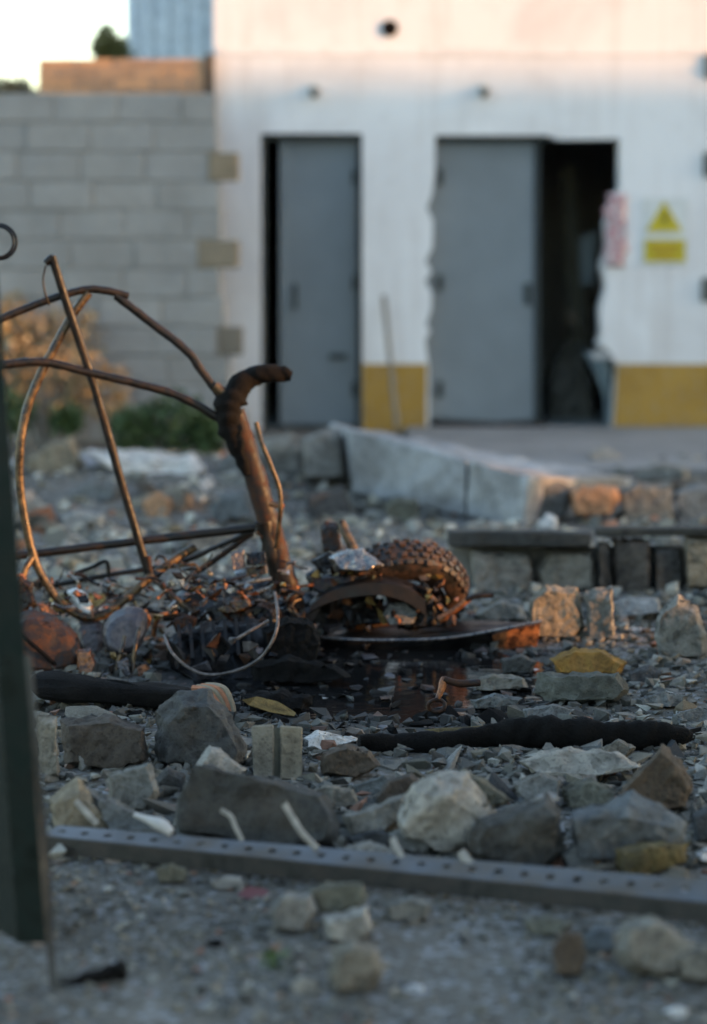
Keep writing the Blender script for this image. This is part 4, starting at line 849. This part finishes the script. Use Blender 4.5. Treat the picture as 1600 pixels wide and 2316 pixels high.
# frame tubes
T = [
 ('upright_tube', 'dark_tube', [(118, 578, 7.52), (150, 682, 7.54), (210, 862, 7.57), (270, 1072, 7.60), (336, 1296, 7.62)], 10),
 ('tube_end', 'dark_tube', [(122, 582, 7.52), (112, 588, 7.52), (104, 596, 7.52)], 9),
 ('top_rail', 'dark_tube', [(-60, 748, 7.50), (0, 722, 7.52), (100, 682, 7.55), (186, 656, 7.58), (240, 657, 7.6), (290, 670, 7.62)], 9),
 ('top_rail', 'dark_tube', [(262, 668, 7.61), (340, 728, 7.62), (424, 794, 7.62), (456, 838, 7.62), (508, 908, 7.62)], 10),
 ('mid_rail', 'dark_tube', [(-60, 832, 7.48), (0, 826, 7.5), (96, 819, 7.53), (200, 842, 7.56), (358, 880, 7.6), (430, 908, 7.61), (502, 950, 7.62)], 10),
 ('bent_loop', 'burnt_tube', [(202, 662, 7.58), (160, 720, 7.57), (100, 832, 7.54), (62, 922, 7.52), (46, 1012, 7.5), (46, 1102, 7.5), (60, 1192, 7.5), (76, 1258, 7.5), (100, 1310, 7.5), (140, 1366, 7.5), (190, 1396, 7.5), (236, 1390, 7.52), (290, 1350, 7.56), (342, 1304, 7.6), (396, 1266, 7.64), (440, 1238, 7.68)], 10),
 ('tie_bar', 'dark_tube', [(-40, 1264, 7.62), (80, 1252, 7.63), (330, 1222, 7.65), (594, 1192, 7.66)], 10),
 ('brace_tube', 'dark_tube', [(110, 1326, 7.7), (250, 1300, 7.7), (400, 1274, 7.69), (480, 1242, 7.68), (566, 1204, 7.66)], 6),
 ('brace_tube', 'rust', [(410, 1318, 7.72), (490, 1264, 7.7), (572, 1204, 7.66)], 7),
 ('thin_strut', 'burnt_tube', [(344, 1308, 7.6), (396, 1352, 7.57), (444, 1394, 7.55)], 6),
 ('thin_strut', 'burnt_tube', [(436, 1402, 7.55), (448, 1388, 7.55), (460, 1368, 7.55)], 6),
 ('thin_strut', 'rust', [(336, 1258, 7.6), (340, 1290, 7.6), (348, 1310, 7.6)], 6),
 ('side_stay', 'burnt_tube', [(76, 1258, 7.5), (56, 1290, 7.47), (40, 1350, 7.45)], 9),
 ('hanging_wire', 'dark_tube', [(104, 600, 7.52), (98, 630, 7.52), (102, 662, 7.52), (112, 690, 7.53)], 2.2),
 ('lever_rod', 'burnt_black', [(168, 1298, 7.66), (205, 1284, 7.66), (240, 1270, 7.66), (246, 1300, 7.66), (246, 1350, 7.66)], 5),
 ('bent_wire', 'burnt_black', [(352, 1268, 7.62), (358, 1258, 7.62), (372, 1262, 7.62), (378, 1276, 7.62)], 3),
 ('wire_loop', 'wire_pale', [(622, 1340, 7.3), (628, 1380, 7.05), (627, 1420, 6.96), (612, 1458, 6.94), (582, 1494, 6.95), (530, 1518, 6.96), (470, 1526, 6.97), (424, 1508, 6.98), (388, 1474, 7.0), (372, 1436, 7.1)], 3.6),
 ('loose_rod', 'wire_pale', [(538, 1444, 6.98), (572, 1424, 6.98), (608, 1404, 7.0)], 4),
 ('loose_rod', 'bare_steel', [(520, 1326, 7.55), (570, 1316, 7.55), (614, 1308, 7.56)], 4.5),
 ('loose_rod', 'bare_steel', [(556, 1352, 7.53), (590, 1336, 7.53), (620, 1326, 7.54)], 4.5),
 ('loose_rod', 'burnt_tube', [(470, 1362, 7.55), (520, 1356, 7.55), (580, 1340, 7.55)], 5),
 ('loose_rod', 'tank_grey', [(440, 1300, 7.66), (500, 1312, 7.62), (560, 1300, 7.6)], 5),
 ('twisted_strip', 'burnt_tube', [(262, 1542, 7.1), (266, 1505, 7.12), (276, 1470, 7.14), (282, 1440, 7.2)], 4.5),
 ('twisted_strip', 'burnt_tube', [(302, 1545, 7.1), (302, 1500, 7.12), (308, 1455, 7.14), (316, 1420, 7.2)], 5),
 ('twisted_strip', 'rust_bright', [(316, 1450, 7.38), (330, 1420, 7.38), (336, 1400, 7.38), (326, 1380, 7.38)], 6),
 ('twisted_strip', 'rust_bright', [(348, 1440, 7.4), (352, 1410, 7.4), (364, 1392, 7.4), (400, 1386, 7.42)], 6),
 ('twisted_strip', 'rust', [(370, 1398, 7.45), (410, 1394, 7.45), (440, 1402, 7.45)], 8),
 ('twisted_strip', 'burnt_tube', [(360, 1420, 7.4), (372, 1436, 7.4), (384, 1450, 7.4)], 4),
]
for nm, m_, px_, r_ in T: ptube(nm, px_, m_, MB, r=r_, n=7, seg=8 if r_ < 7 else 12)
bm = bmesh.new(); cc = P(-4, 548, 7.45)
pts = [(cc.x+0.047*math.cos(a)*(1+0.02*a), 7.45+0.004*a, cc.z+0.047*math.sin(a)*(1+0.02*a)) for a in np.linspace(-2.6, 8.2, 60)]
pts = [(cc.x-0.12, 7.45, cc.z-0.25)]+pts
tube_bm(bm, pts, [0.0045]*len(pts), 7); from_bm('wire_coil', bm, 'burnt_black', MB, 60)
rw = random.Random(21)
for k in range(90):                     # burnt wiring and bits tangled over the engine
    x_ = rw.uniform(330, 700) if k % 3 else rw.uniform(80, 330); y_ = rw.uniform(1270, 1420) if x_ > 330 else rw.uniform(1300, 1400)
    a = rw.uniform(-0.7, 0.9) if k % 4 else rw.uniform(-1.5, 1.5); l_ = rw.uniform(18, 62); yy = rw.uniform(7.42, 7.7)
    pts = [(x_+l_*(i/3-.5)*2*math.cos(a)*.6+rw.uniform(-6, 6), y_+l_*(i/3-.5)*2*math.sin(a)*.6+rw.uniform(-6, 6), yy+rw.uniform(-.02, .02)) for i in range(4)]
    ptube('burnt_wire', pts, rw.choice(['burnt_tube', 'dark_tube', 'wire_pale', 'rust_bright', 'burnt_black', 'rust', 'bare_steel']), MB, r=rw.uniform(1.8, 4.5), n=4, seg=6)
# tank, cowling and engine
def lump(name, mat, px, th, Y, **k): return rock(name, None, None, mat, 0, th, px, Y=Y-th*0.35, parent=MB, **k)
tk = lump('fuel_tank', 'rust', [(14, 1400), (60, 1372), (120, 1384), (170, 1420), (196, 1470), (184, 1510), (120, 1528), (40, 1520), (8, 1470)], 0.22, 7.24, bev=0.09, amp=0.008, shrink=0.75, smooth=60)
ptube('tank_seam', [(20, 1412, 7.14), (60, 1446, 7.115), (100, 1480, 7.115), (130, 1508, 7.13)], 'charred', MB, r=5, n=5)
lump('headlamp_shell', 'tank_grey', [(230, 1420), (252, 1382), (296, 1366), (334, 1376), (338, 1420), (318, 1470), (270, 1486), (236, 1466)], 0.16, 7.32, bev=0.1, amp=0.008, shrink=0.7, smooth=60)
lump('rear_shell', 'tank_grey', [(170, 1404), (230, 1398), (246, 1440), (230, 1490), (180, 1470)], 0.12, 7.5, bev=0.08, smooth=60)
lump('white_cap', 'sign_white', [(150, 1336), (170, 1327), (198, 1342), (214, 1380), (200, 1396), (178, 1384), (160, 1352)], 0.05, 7.56, bev=0.03, amp=0.03)
lump('brass_casing', 'brass_glint', [(186, 1346), (236, 1338), (244, 1364), (214, 1376), (194, 1372)], 0.06, 7.6, bev=0.1, smooth=60)
lump('brass_casing', 'brass_glint', [(108, 1352), (150, 1336), (164, 1370), (150, 1392), (120, 1384)], 0.06, 7.58, bev=0.1, smooth=60)
for poly, m_ in (([(22, 1318), (44, 1300), (72, 1318), (82, 1362), (50, 1386), (24, 1366)], 'rust'), ([(172, 1470), (206, 1462), (218, 1500), (206, 1530), (178, 1522)], 'rust_bright'), ([(310, 1508), (330, 1500), (346, 1512), (342, 1540), (314, 1542)], 'rust_bright'),
                 ([(80, 1362), (112, 1370), (136, 1392), (100, 1392)], 'rust_bright'), ([(262, 1494), (290, 1486), (296, 1530), (268, 1534)], 'tank_grey'), ([(494, 1378), (520, 1356), (562, 1352), (572, 1370), (530, 1388), (500, 1388)], 'burnt_tube'),
                 ([(556, 1284), (606, 1276), (608, 1296), (560, 1302)], 'burnt_tube'), ([(384, 1402), (420, 1388), (448, 1396), (440, 1424), (400, 1432)], 'rust'), ([(520, 1250), (552, 1242), (556, 1282), (528, 1292)], 'tank_grey'), ([(555, 1250), (600, 1246), (604, 1276), (560, 1278)], 'burnt_black')):
    lump('scrap_piece', m_, poly, 0.06, 7.12 if poly[0][1] > 1440 else 7.4, amp=0.04)
en = lump('engine_block', 'burnt_black', [(376, 1446), (420, 1412), (500, 1404), (600, 1400), (640, 1420), (650, 1520), (600, 1548), (440, 1548), (384, 1516)], 0.34, 7.28, amp=0.03)
lump('gearbox_case', 'charred', [(590, 1420), (650, 1386), (712, 1400), (730, 1450), (700, 1540), (610, 1560)], 0.2, 7.15, amp=0.04)
lump('cylinder_head', 'burnt_black', [(420, 1380), (480, 1352), (580, 1350), (632, 1372), (640, 1430), (560, 1450), (440, 1440)], 0.22, 7.5, amp=0.04)
lump('column_collar', 'burnt_black', [(574, 1178), (600, 1166), (622, 1180), (626, 1212), (600, 1226), (580, 1208)], 0.06, 7.62, amp=0.04)
for k in range(7):
    x_ = 400+k*26
    phull('cooling_fin', 'burnt_black', MB, [(x_, 1412-k*3, 7.15), (x_+8, 1412-k*3, 7.15), (x_+14, 1490-k*2, 7.08), (x_+6, 1490-k*2, 7.08), (x_, 1412-k*3, 7.26), (x_+8, 1412-k*3, 7.26), (x_+14, 1490, 7.26)], 0)
lump('engine_case', 'burnt_black', [(380, 1350), (440, 1318), (560, 1306), (620, 1316), (634, 1372), (560, 1398), (400, 1396)], 0.2, 7.75, amp=0.04)
lump('crank_case', 'burnt_black', [(610, 1360), (660, 1340), (730, 1340), (748, 1420), (720, 1490), (620, 1490)], 0.2, 7.72)
# rear: bracket, chrome, fender, wheel
lump('shock_mount', 'rust', [(724, 1190), (738, 1178), (768, 1182), (776, 1240), (760, 1252), (728, 1246)], 0.08, 7.85, bev=0.02)
ptube('shock_strut', [(772, 1182, 7.83), (786, 1214, 7.8), (806, 1252, 7.78)], 'burnt_tube', MB, r=11, n=3)
lump('chrome_cap', 'bare_steel', [(740, 1262), (784, 1240), (822, 1238), (870, 1278), (838, 1296), (760, 1294)], 0.12, 7.60, smooth=20)
lump('saddle_base', 'burnt_black', [(700, 1268), (740, 1248), (770, 1256), (776, 1286), (720, 1290)], 0.1, 7.75)
LOOK2 = {'charred': 'sooty black', 'burnt_black': 'shiny black', 'tank_grey': 'grey', 'rust': 'rusty brown', 'concrete_dark': 'dark grey'}
def shards(n, x0, x1, y0, y1, Ya, Yb, mats, lo=7, hi=20, name='scorched_shard', flat=1.0, seed=1):
    r = random.Random(seed)
    for k in range(n):
        cx, cy, cY = r.uniform(x0, x1), r.uniform(y0, y1), r.uniform(Ya, Yb); sx = r.uniform(lo, hi); sy = r.uniform(lo, hi)*flat; an = r.uniform(-0.9, 0.9)
        pts = []
        for q_ in range(8):
            u, v = r.uniform(-1, 1)*sx, r.uniform(-1, 1)*sy
            pts.append(P(cx+u*math.cos(an)-v*math.sin(an), cy+u*math.sin(an)+v*math.cos(an), cY+r.uniform(-1, 1)*0.018))
        bm = hull_bm(pts); from_bm(name, bm, r.choice(mats), MB)
RB_ = ['rust_bright', 'rust', 'rust_bright', 'brass_glint', 'burnt_black', 'burnt_black']
shards(22, 692, 866, 1288, 1318, 7.58, 7.74, RB_, seed=2)
shards(16, 768, 866, 1348, 1420, 7.56, 7.70, RB_, 6, 16, flat=1.8, seed=3)
shards(18, 956, 1010, 1294, 1392, 7.54, 7.66, RB_, 6, 16, seed=4)
shards(14, 20, 96, 1300, 1392, 7.42, 7.58, ['rust_bright', 'rust_bright', 'rust', 'burnt_tube'], 8, 22, seed=5)
shards(16, 240, 360, 1480, 1540, 7.05, 7.2, ['rust_bright', 'brass_glint', 'burnt_tube', 'burnt_black', 'tank_grey'], 6, 16, seed=6)
shards(70, 340, 650, 1290, 1420, 7.25, 7.6, ['burnt_black', 'burnt_black', 'tank_grey', 'rust', 'brass_glint', 'burnt_black', 'bare_steel', 'rust_bright'], 6, 22, flat=0.6, seed=7)
rf = random.Random(31)
for k in range(46):
    x_, y_ = rf.uniform(600, 1200), rf.uniform(1478, 1628); w_ = rf.uniform(8, 30); g_ = G(x_, y_, -0.004)
    pts = [g_+Vector((rf.uniform(-1, 1)*w_/760, rf.uniform(-1, 1)*w_/500, rf.uniform(-0.3, 1)*0.014)) for _ in range(9)]
    o = from_bm('burnt_flake', hull_bm(pts), rf.choice(['charred', 'burnt_black', 'burnt_black', 'tank_grey', 'charred', 'rust', 'concrete_dark']), None)
    tag(o, LOOK2[o.data.materials[0].name]+' flat flake lying in the black puddle', 'flake', 'burnt flakes in the puddle')
shards(16, 690, 770, 1340, 1430, 7.6, 7.72, ['burnt_black', 'tank_grey', 'rust'], 10, 26, flat=1.4, seed=8)
shards(40, 90, 340, 1300, 1410, 7.45, 7.75, ['burnt_black', 'tank_grey', 'rust', 'burnt_black', 'brass_glint', 'rust_bright'], 6, 18, flat=0.7, seed=10)
shards(14, 400, 640, 1440, 1535, 6.98, 7.1, ['burnt_black', 'tank_grey', 'rust', 'burnt_black'], 10, 26, seed=11)
lump('seat_pan', 'burnt_black', [(690, 1300), (760, 1290), (850, 1290), (868, 1312), (800, 1330), (740, 1350), (696, 1340)], 0.1, 7.62, amp=0.03)
lump('swing_arm', 'burnt_black', [(700, 1340), (780, 1336), (870, 1350), (880, 1410), (800, 1430), (700, 1430)], 0.08, 7.70, amp=0.03)
# swept mudguard
bm = bmesh.new(); q = spline([(700, 1372, 14), (740, 1346, 24), (790, 1330, 28), (860, 1324, 30), (920, 1338, 34), (962, 1366, 36)], 6); rows = []
for x_, y_, h_ in q:
    rows.append([bm.verts.new(P(x_, y_-h_*0.6, 7.72)), bm.verts.new(P(x_, y_-h_*0.75, 7.60)), bm.verts.new(P(x_+1, y_-h_*0.2, 7.545)), bm.verts.new(P(x_+2, y_+h_*0.75, 7.54)), bm.verts.new(P(x_+2, y_+h_*0.7, 7.72))])
for a, b in zip(rows, rows[1:]):
    for k in range(5): bm.faces.new((a[k], a[(k+1) % 5], b[(k+1) % 5], b[k]))
bm.faces.new(rows[0]); bm.faces.new(rows[-1][::-1]); from_bm('mudguard', bm, 'panel_black', MB, 45)
# wheel: leans towards the camera
WY_ = 7.78; wc = P(906, 1342, WY_); Rw = 0.222; Ww = 0.115
lean = math.radians(41); yaw = math.radians(9)
Mw = Matrix.Translation(wc) @ Matrix.Rotation(yaw, 4, 'Z') @ Matrix.Rotation(lean, 4, 'X')   # wheel axis = local Y
prof = [(0.118, -0.045), (0.150, -0.054), (0.185, -0.056), (0.206, -0.044), (0.214, -0.02), (0.216, 0.0), (0.214, 0.02), (0.206, 0.044), (0.185, 0.056), (0.150, 0.054), (0.118, 0.045)]
def lathe(prof, seg, M):
    bm = bmesh.new(); rings = []
    for k in range(seg):
        a = 2*math.pi*k/seg; rings.append([bm.verts.new(M @ Vector((r*math.cos(a), y, r*math.sin(a)))) for r, y in prof])
    n = len(prof)
    for k in range(seg):
        a, b = rings[k], rings[(k+1) % seg]
        for i in range(n): bm.faces.new((a[i], a[(i+1) % n], b[(i+1) % n], b[i]))
    return bm
ty = from_bm('tyre', lathe(prof, 64, Mw), 'rubber', MB, 40)
kb = bmesh.new(); box_bm(kb, -0.011, 0.011, -0.0095, 0.0095, -0.006, 0.010)
bmesh.ops.bevel(kb, geom=list(kb.edges), offset=0.002, segments=1, affect='EDGES'); km = bpy.data.meshes.new('tread_knob'); kb.to_mesh(km); kb.free(); km.materials.append(MATS['rubber'])
bpy.context.view_layer.update()
for k in range(40):
    for j, (r_, y_, tl_) in enumerate(((0.205, -0.043, -0.9), (0.213, -0.0215, -0.25), (0.216, 0.0, 0), (0.213, 0.0215, 0.25), (0.205, 0.043, 0.9))):
        a = 2*math.pi*(k+(0.5 if j % 2 else 0))/40
        if math.sin(a) < -0.35 or rw.random() < 0.10: continue      # the buried lower side has lost its knobs
        o = bpy.data.objects.new('tread_knob', km); C.objects.link(o); o.parent = ty
        M = Mw @ Matrix.Rotation(-a+math.pi/2, 4, 'Y') @ Matrix.Translation((0, y_, r_)) @ Matrix.Rotation(-tl_*0.7, 4, 'X')
        M = Matrix.Translation(-(MB.location+ty.location)) @ M
        o.matrix_local = M @ Matrix.Diagonal((rw.uniform(.8, 1.1), rw.uniform(.8, 1.1), rw.uniform(.5, 1.1), 1))
from_bm('rim', lathe([(0.100, -0.03), (0.118, -0.044), (0.122, -0.044), (0.122, 0.044), (0.118, 0.044), (0.100, 0.03)], 48, Mw), 'rust', MB, 35)
from_bm('hub', lathe([(0.012, -0.05), (0.04, -0.05), (0.05, -0.02), (0.05, 0.02), (0.04, 0.05), (0.012, 0.05)], 24, Mw), 'rust', MB, 35)
for k in range(12):
    a = 2*math.pi*k/12; bm = bmesh.new(); s = -0.03 if k % 2 else 0.03
    tube_bm(bm, [Mw @ Vector((0.045*math.cos(a+.3), s, 0.045*math.sin(a+.3))), Mw @ Vector((0.106*math.cos(a), 0, 0.106*math.sin(a)))], [0.003, 0.003], 6); from_bm('spoke', bm, 'rust', MB)
lump('brake_drum', 'burnt_black', [(880, 1372), (920, 1352), (990, 1356), (1030, 1384), (1020, 1420), (900, 1424)], 0.08, 7.62, amp=0.04)
shards(12, 890, 1030, 1352, 1412, 7.53, 7.6, RB_, 6, 15, seed=14)
ptube('brake_lever', [(992, 1402, 7.56, 9), (1020, 1386, 7.56, 8), (1044, 1368, 7.56, 7), (1062, 1354, 7.56, 7)], 'rust_bright', MB, n=3, flat=0.6)
ptube('axle_stub', [(1056, 1356, 7.52), (1080, 1348, 7.53), (1116, 1346, 7.54)], 'burnt_black', MB, r=6, n=3)
# black body panel, orange light on its tip put into the colour
phull('body_panel', 'panel_black', MB, [(690, 1440, 7.66), (740, 1446, 7.60), (850, 1450, 7.57), (1000, 1446, 7.56), (1120, 1428, 7.56), (1222, 1408, 7.60), (1100, 1400, 7.80), (950, 1406, 7.84), (800, 1420, 7.82),
      (700, 1468, 7.66), (850, 1478, 7.60), (1000, 1476, 7.60), (1128, 1470, 7.60)], 0.006, 0.006, 30)
phull('panel_lit_tip', 'rust_bright', MB, [(1110, 1434, 7.552), (1226, 1407, 7.59), (1124, 1474, 7.57), (1214, 1466, 7.60), (1218, 1420, 7.62), (1130, 1440, 7.68)], 0.012, 0.02, 30)
bm = bmesh.new(); q = spline([(692, 1436, 7.655), (760, 1444, 7.585), (850, 1448, 7.56), (1000, 1444, 7.55), (1120, 1426, 7.55), (1226, 1405, 7.585)], 6)
tube_bm(bm, [P(*p) for p in q], [0.005]*len(q), 7); from_bm('panel_rim', bm, 'bare_steel', MB, 50)
lump('seat_foam', 'concrete', [(864, 1392), (880, 1362), (920, 1360), (950, 1380), (940, 1410), (880, 1414)], 0.1, 7.6)
# ------------------------------------------------------------------ burnt litter in front of the wreck
rb = empty('ring_bolt', G(990, 1622), 'rusty orange ring bolt lying before the black body panel', 'bolt')
Yq = G(990, 1618).y
bm = bmesh.new(); c = P(988, 1596, Yq)
pts = [c+Vector((0.022*math.cos(a), 0.004*math.sin(a*2), 0.017*math.sin(a))) for a in np.linspace(0, 2*math.pi, 24)]
tube_bm(bm, pts, [0.006]*24, 8); from_bm('ring', bm, 'rust', rb, 50)
ptube('shank', [(990, 1580, Yq, 6), (998, 1562, Yq+.01, 8), (1002, 1546, Yq+.02, 10), (1006, 1534, Yq+.03, 8)], 'rust_bright', rb, n=3)
ptube('cross_bar', [(1004, 1536, Yq+.02, 8), (1040, 1546, Yq+.02, 9), (1086, 1544, Yq+.03, 8)], 'rust', rb, n=3)
for by, th, poly, m_, lab in [
    (1545, .1, [(560, 1500), (640, 1480), (760, 1496), (800, 1530), (700, 1548), (570, 1540)], 'charred', 'flat black charred lump at the foot of the steering column'),
    (1612, .1, [(540, 1570), (640, 1552), (720, 1570), (700, 1606), (570, 1612)], 'charred', 'black charred crust behind the dried leaf'),
    (1560, .1, [(1050, 1540), (1110, 1522), (1190, 1532), (1200, 1556), (1080, 1564)], 'concrete', 'grey flake right of the ring bolt'),
    (1600, .08, [(1060, 1582), (1120, 1566), (1180, 1580), (1170, 1600), (1070, 1604)], 'concrete_blue', 'blue grey flake below the grey flake by the ring bolt')]:
    rock('charred_crust' if m_ == 'charred' else 'concrete_chunk', lab, 'rubble', m_, by, th, poly, amp=0.03)
Yq = G(1360, 1405).y
bm = bmesh.new(); c = P(1358, 1386, Yq)
tube_bm(bm, [c+Vector((0.022*math.cos(a), 0.01*math.sin(a), 0.024*math.sin(a))) for a in np.linspace(-1.2, 3.9, 20)], [0.007]*20, 8)
tag(from_bm('pipe_curl', bm, 'bone_white', None, 50), 'white curled pipe piece right of the sunlit lump', 'pipe')
tag(ptube('white_rod', [(1408, 1430, Yq-.25), (1450, 1427, Yq-.25), (1490, 1429, Yq-.25)], 'bone_white', None, r=7, n=3), 'short white rod lying before the pale bluish slab', 'rod')

# ------------------------------------------------------------------ loose chunks (each its own object) and gravel
def chunk_mesh(seed, n=9, flat=0.7, cuts=1):
    r = random.Random(seed)
    pts = [Vector((r.uniform(-1, 1), r.uniform(-.8, .8), r.uniform(-1, 1)*flat)) for _ in range(n)]
    bm = hull_bm(pts); rough_bm(bm, 2.0, 0.012, seed, 0.012, cuts, 8)
    z0 = min(v.co.z for v in bm.verts); bmesh.ops.translate(bm, verts=bm.verts, vec=(0, 0, -z0))
    bmesh.ops.recalc_face_normals(bm, faces=bm.faces)
    me = bpy.data.meshes.new('chunk'); bm.to_mesh(me); bm.free()
    me.polygons.foreach_set('use_smooth', [True]*len(me.polygons)); me.set_sharp_from_angle(angle=math.radians(25))
    return me
pool = {}
rc = random.Random(77)
def scatter(count, y0, y1, s0, s1, mats, label, group, cat='rubble', name='rubble_piece', avoid=None, xk=0.155, zk=1.0):
    k = 0
    while k < count:
        y = rc.uniform(y0, y1); x = rc.uniform(-xk*y, xk*y)
        if ((x-0.09)/0.5)**2+((y-7.08)/0.62)**2 < 0.95: continue
        if avoid and avoid(x, y): continue
        m_ = rc.choice(mats); sd = rc.randint(0, 6)
        if (x/0.72)**2+((y-6.95)/0.95)**2 < 1 and rc.random() < 0.85: m_ = 'charred'
        if (m_, sd) not in pool:
            me = chunk_mesh(sd*13+hash_(m_), 9+sd, 0.35+0.08*sd); me.materials.append(MATS[m_]); pool[(m_, sd)] = me
        o = bpy.data.objects.new(name, pool[(m_, sd)]); C.objects.link(o)
        s = s0+(s1-s0)*rc.random()**2.2; o.scale = (s*rc.uniform(.8, 1.3), s*rc.uniform(.8, 1.2), s*rc.uniform(.7, 1.1)*zk)
        o.location = (x, y, tz(x, y)-s*rc.uniform(0.15, 0.4)); tl_ = 0.75 if s > 0.03 else 0.4; o.rotation_euler = (rc.uniform(-tl_, tl_), rc.uniform(-tl_, tl_), rc.uniform(0, 6.28))
        tag(o, LOOK[m_]+' '+label, cat, group); k += 1
LOOK = {'concrete': 'grey', 'concrete_pale': 'pale', 'concrete_dark': 'dark grey', 'concrete_tan': 'tan', 'concrete_blue': 'blue grey', 'stone_brown': 'brown', 'concrete_olive': 'olive grey', 'plaster_white': 'white', 'brick_red': 'red brick', 'charred': 'black'}
def hash_(s): return sum(ord(c) for c in s) % 50
near_bike = lambda x, y: abs(y-7.6) < 0.45 and -1.2 < x < 0.5
GREY = ['concrete', 'concrete', 'concrete_pale', 'concrete_dark', 'concrete_tan', 'concrete_blue', 'stone_brown', 'concrete_olive']
scatter(24, 4.0, 4.75, 0.006, 0.017, GREY, 'small stone on the bare ground before the rail', 'small stones before the rail', 'stone', 'small_stone')
scatter(95, 5.05, 6.9, 0.016, 0.055, GREY, 'small broken chunk between the rail and the burnt wreck', 'small chunks between rail and wreck', avoid=near_bike)
scatter(60, 7.0, 8.8, 0.015, 0.05, GREY+['plaster_white'], 'small broken chunk scattered around the burnt wreck', 'small chunks around the wreck', avoid=lambda x, y: near_bike(x, y) or (x < 0.4 and y < 8))
scatter(105, 5.08, 6.5, 0.03, 0.10, ['concrete', 'concrete_pale', 'concrete_pale', 'concrete_blue', 'concrete_tan', 'concrete', 'concrete_dark'], 'flat broken slab shard between the rail and the burnt wreck', 'flat slab shards between rail and wreck', name='slab_shard', zk=0.55)
scatter(70, 9.2, 12.9, 0.03, 0.10, GREY+['concrete_pale', 'plaster_white', 'brick_red'], 'broken chunk in the rubble behind the burnt wreck', 'chunks behind the wreck', avoid=lambda x, y: (x > 0.1 and y > 11.6) or (x > -0.35 and 9.9 < y < 11.5))

def mass(name, label, n, gen, mat, seed):
    r = np.random.RandomState(seed); V = []; Fc = []; base = 0
    tmpl = []
    for k in range(8):
        rr_ = random.Random(seed*10+k)
        bm = hull_bm([Vector((rr_.uniform(-1, 1), rr_.uniform(-1, 1), rr_.uniform(-1, 1))) for _ in range(9)])
        bm.verts.index_update(); vs_ = np.array([v.co[:] for v in bm.verts]); fs = [[v.index for v in f.verts] for f in bm.faces]; bm.free()
        tmpl.append((vs_, fs))
    for i in range(n):
        x, y, s, fl = gen(r)
        while noise.noise(Vector((x*3.1, y*2.2, seed)))+r.uniform(-.45, .45) < -0.12 or (name != 'ash_debris' and ((x-0.09)/0.5)**2+((y-7.08)/0.62)**2 < 1.0 and r.rand() < 0.80): x, y, s, fl = gen(r)
        vs_, fs = tmpl[i % 8]; a = r.uniform(0, 6.28); ca_, sa = math.cos(a), math.sin(a)
        v = vs_*np.array([s*r.uniform(.8, 1.5), s*r.uniform(.7, 1.1), s*fl])
        v = np.stack([v[:, 0]*ca_-v[:, 1]*sa+x, v[:, 0]*sa+v[:, 1]*ca_+y, v[:, 2]+v[:, 0]*r.uniform(-.3, .3)+tz(x, y)+s*fl*0.45], 1)
        V.append(v); Fc += [[j+base for j in f] for f in fs]; base += len(v)
    me = bpy.data.meshes.new(name); me.from_pydata(np.concatenate(V).tolist(), [], Fc); me.update()
    tag(link(name, me, mat), label, None, None, 'stuff')
def g_near(r):
    y = r.uniform(3.8, 5.2); return r.uniform(-.16*y, .16*y), y, 0.0015+0.011*r.rand()**4, r.uniform(.4, .9)
def g_mid(r):
    y = r.uniform(4.9, 8.9); return r.uniform(-.165*y, .165*y), y, 0.003+0.026*r.rand()**3.0, r.uniform(.3, .9)
def g_far(r):
    y = r.uniform(8.7, 14.5); return r.uniform(-.17*y, .17*y), y, 0.008+0.036*r.rand()**3.0, r.uniform(.4, .9)
def g_ash(r):
    return r.normal(-0.05, 0.42), r.normal(7.2, 0.36), 0.004+0.022*r.rand()**3, r.uniform(.15, .6)
mass('gravel', 'fine gravel on the ground before the rail', 9000, g_near, 'gravel', 1)
mass('rubble_debris', 'crushed debris between the larger pieces', 15000, g_mid, 'gravel', 2)
mass('rubble_debris', 'crushed debris behind the burnt wreck', 6500, g_far, 'gravel_pale', 3)
mass('ash_debris', 'black ash and burnt bits under the wreck', 1500, g_ash, 'ash_bits', 4)
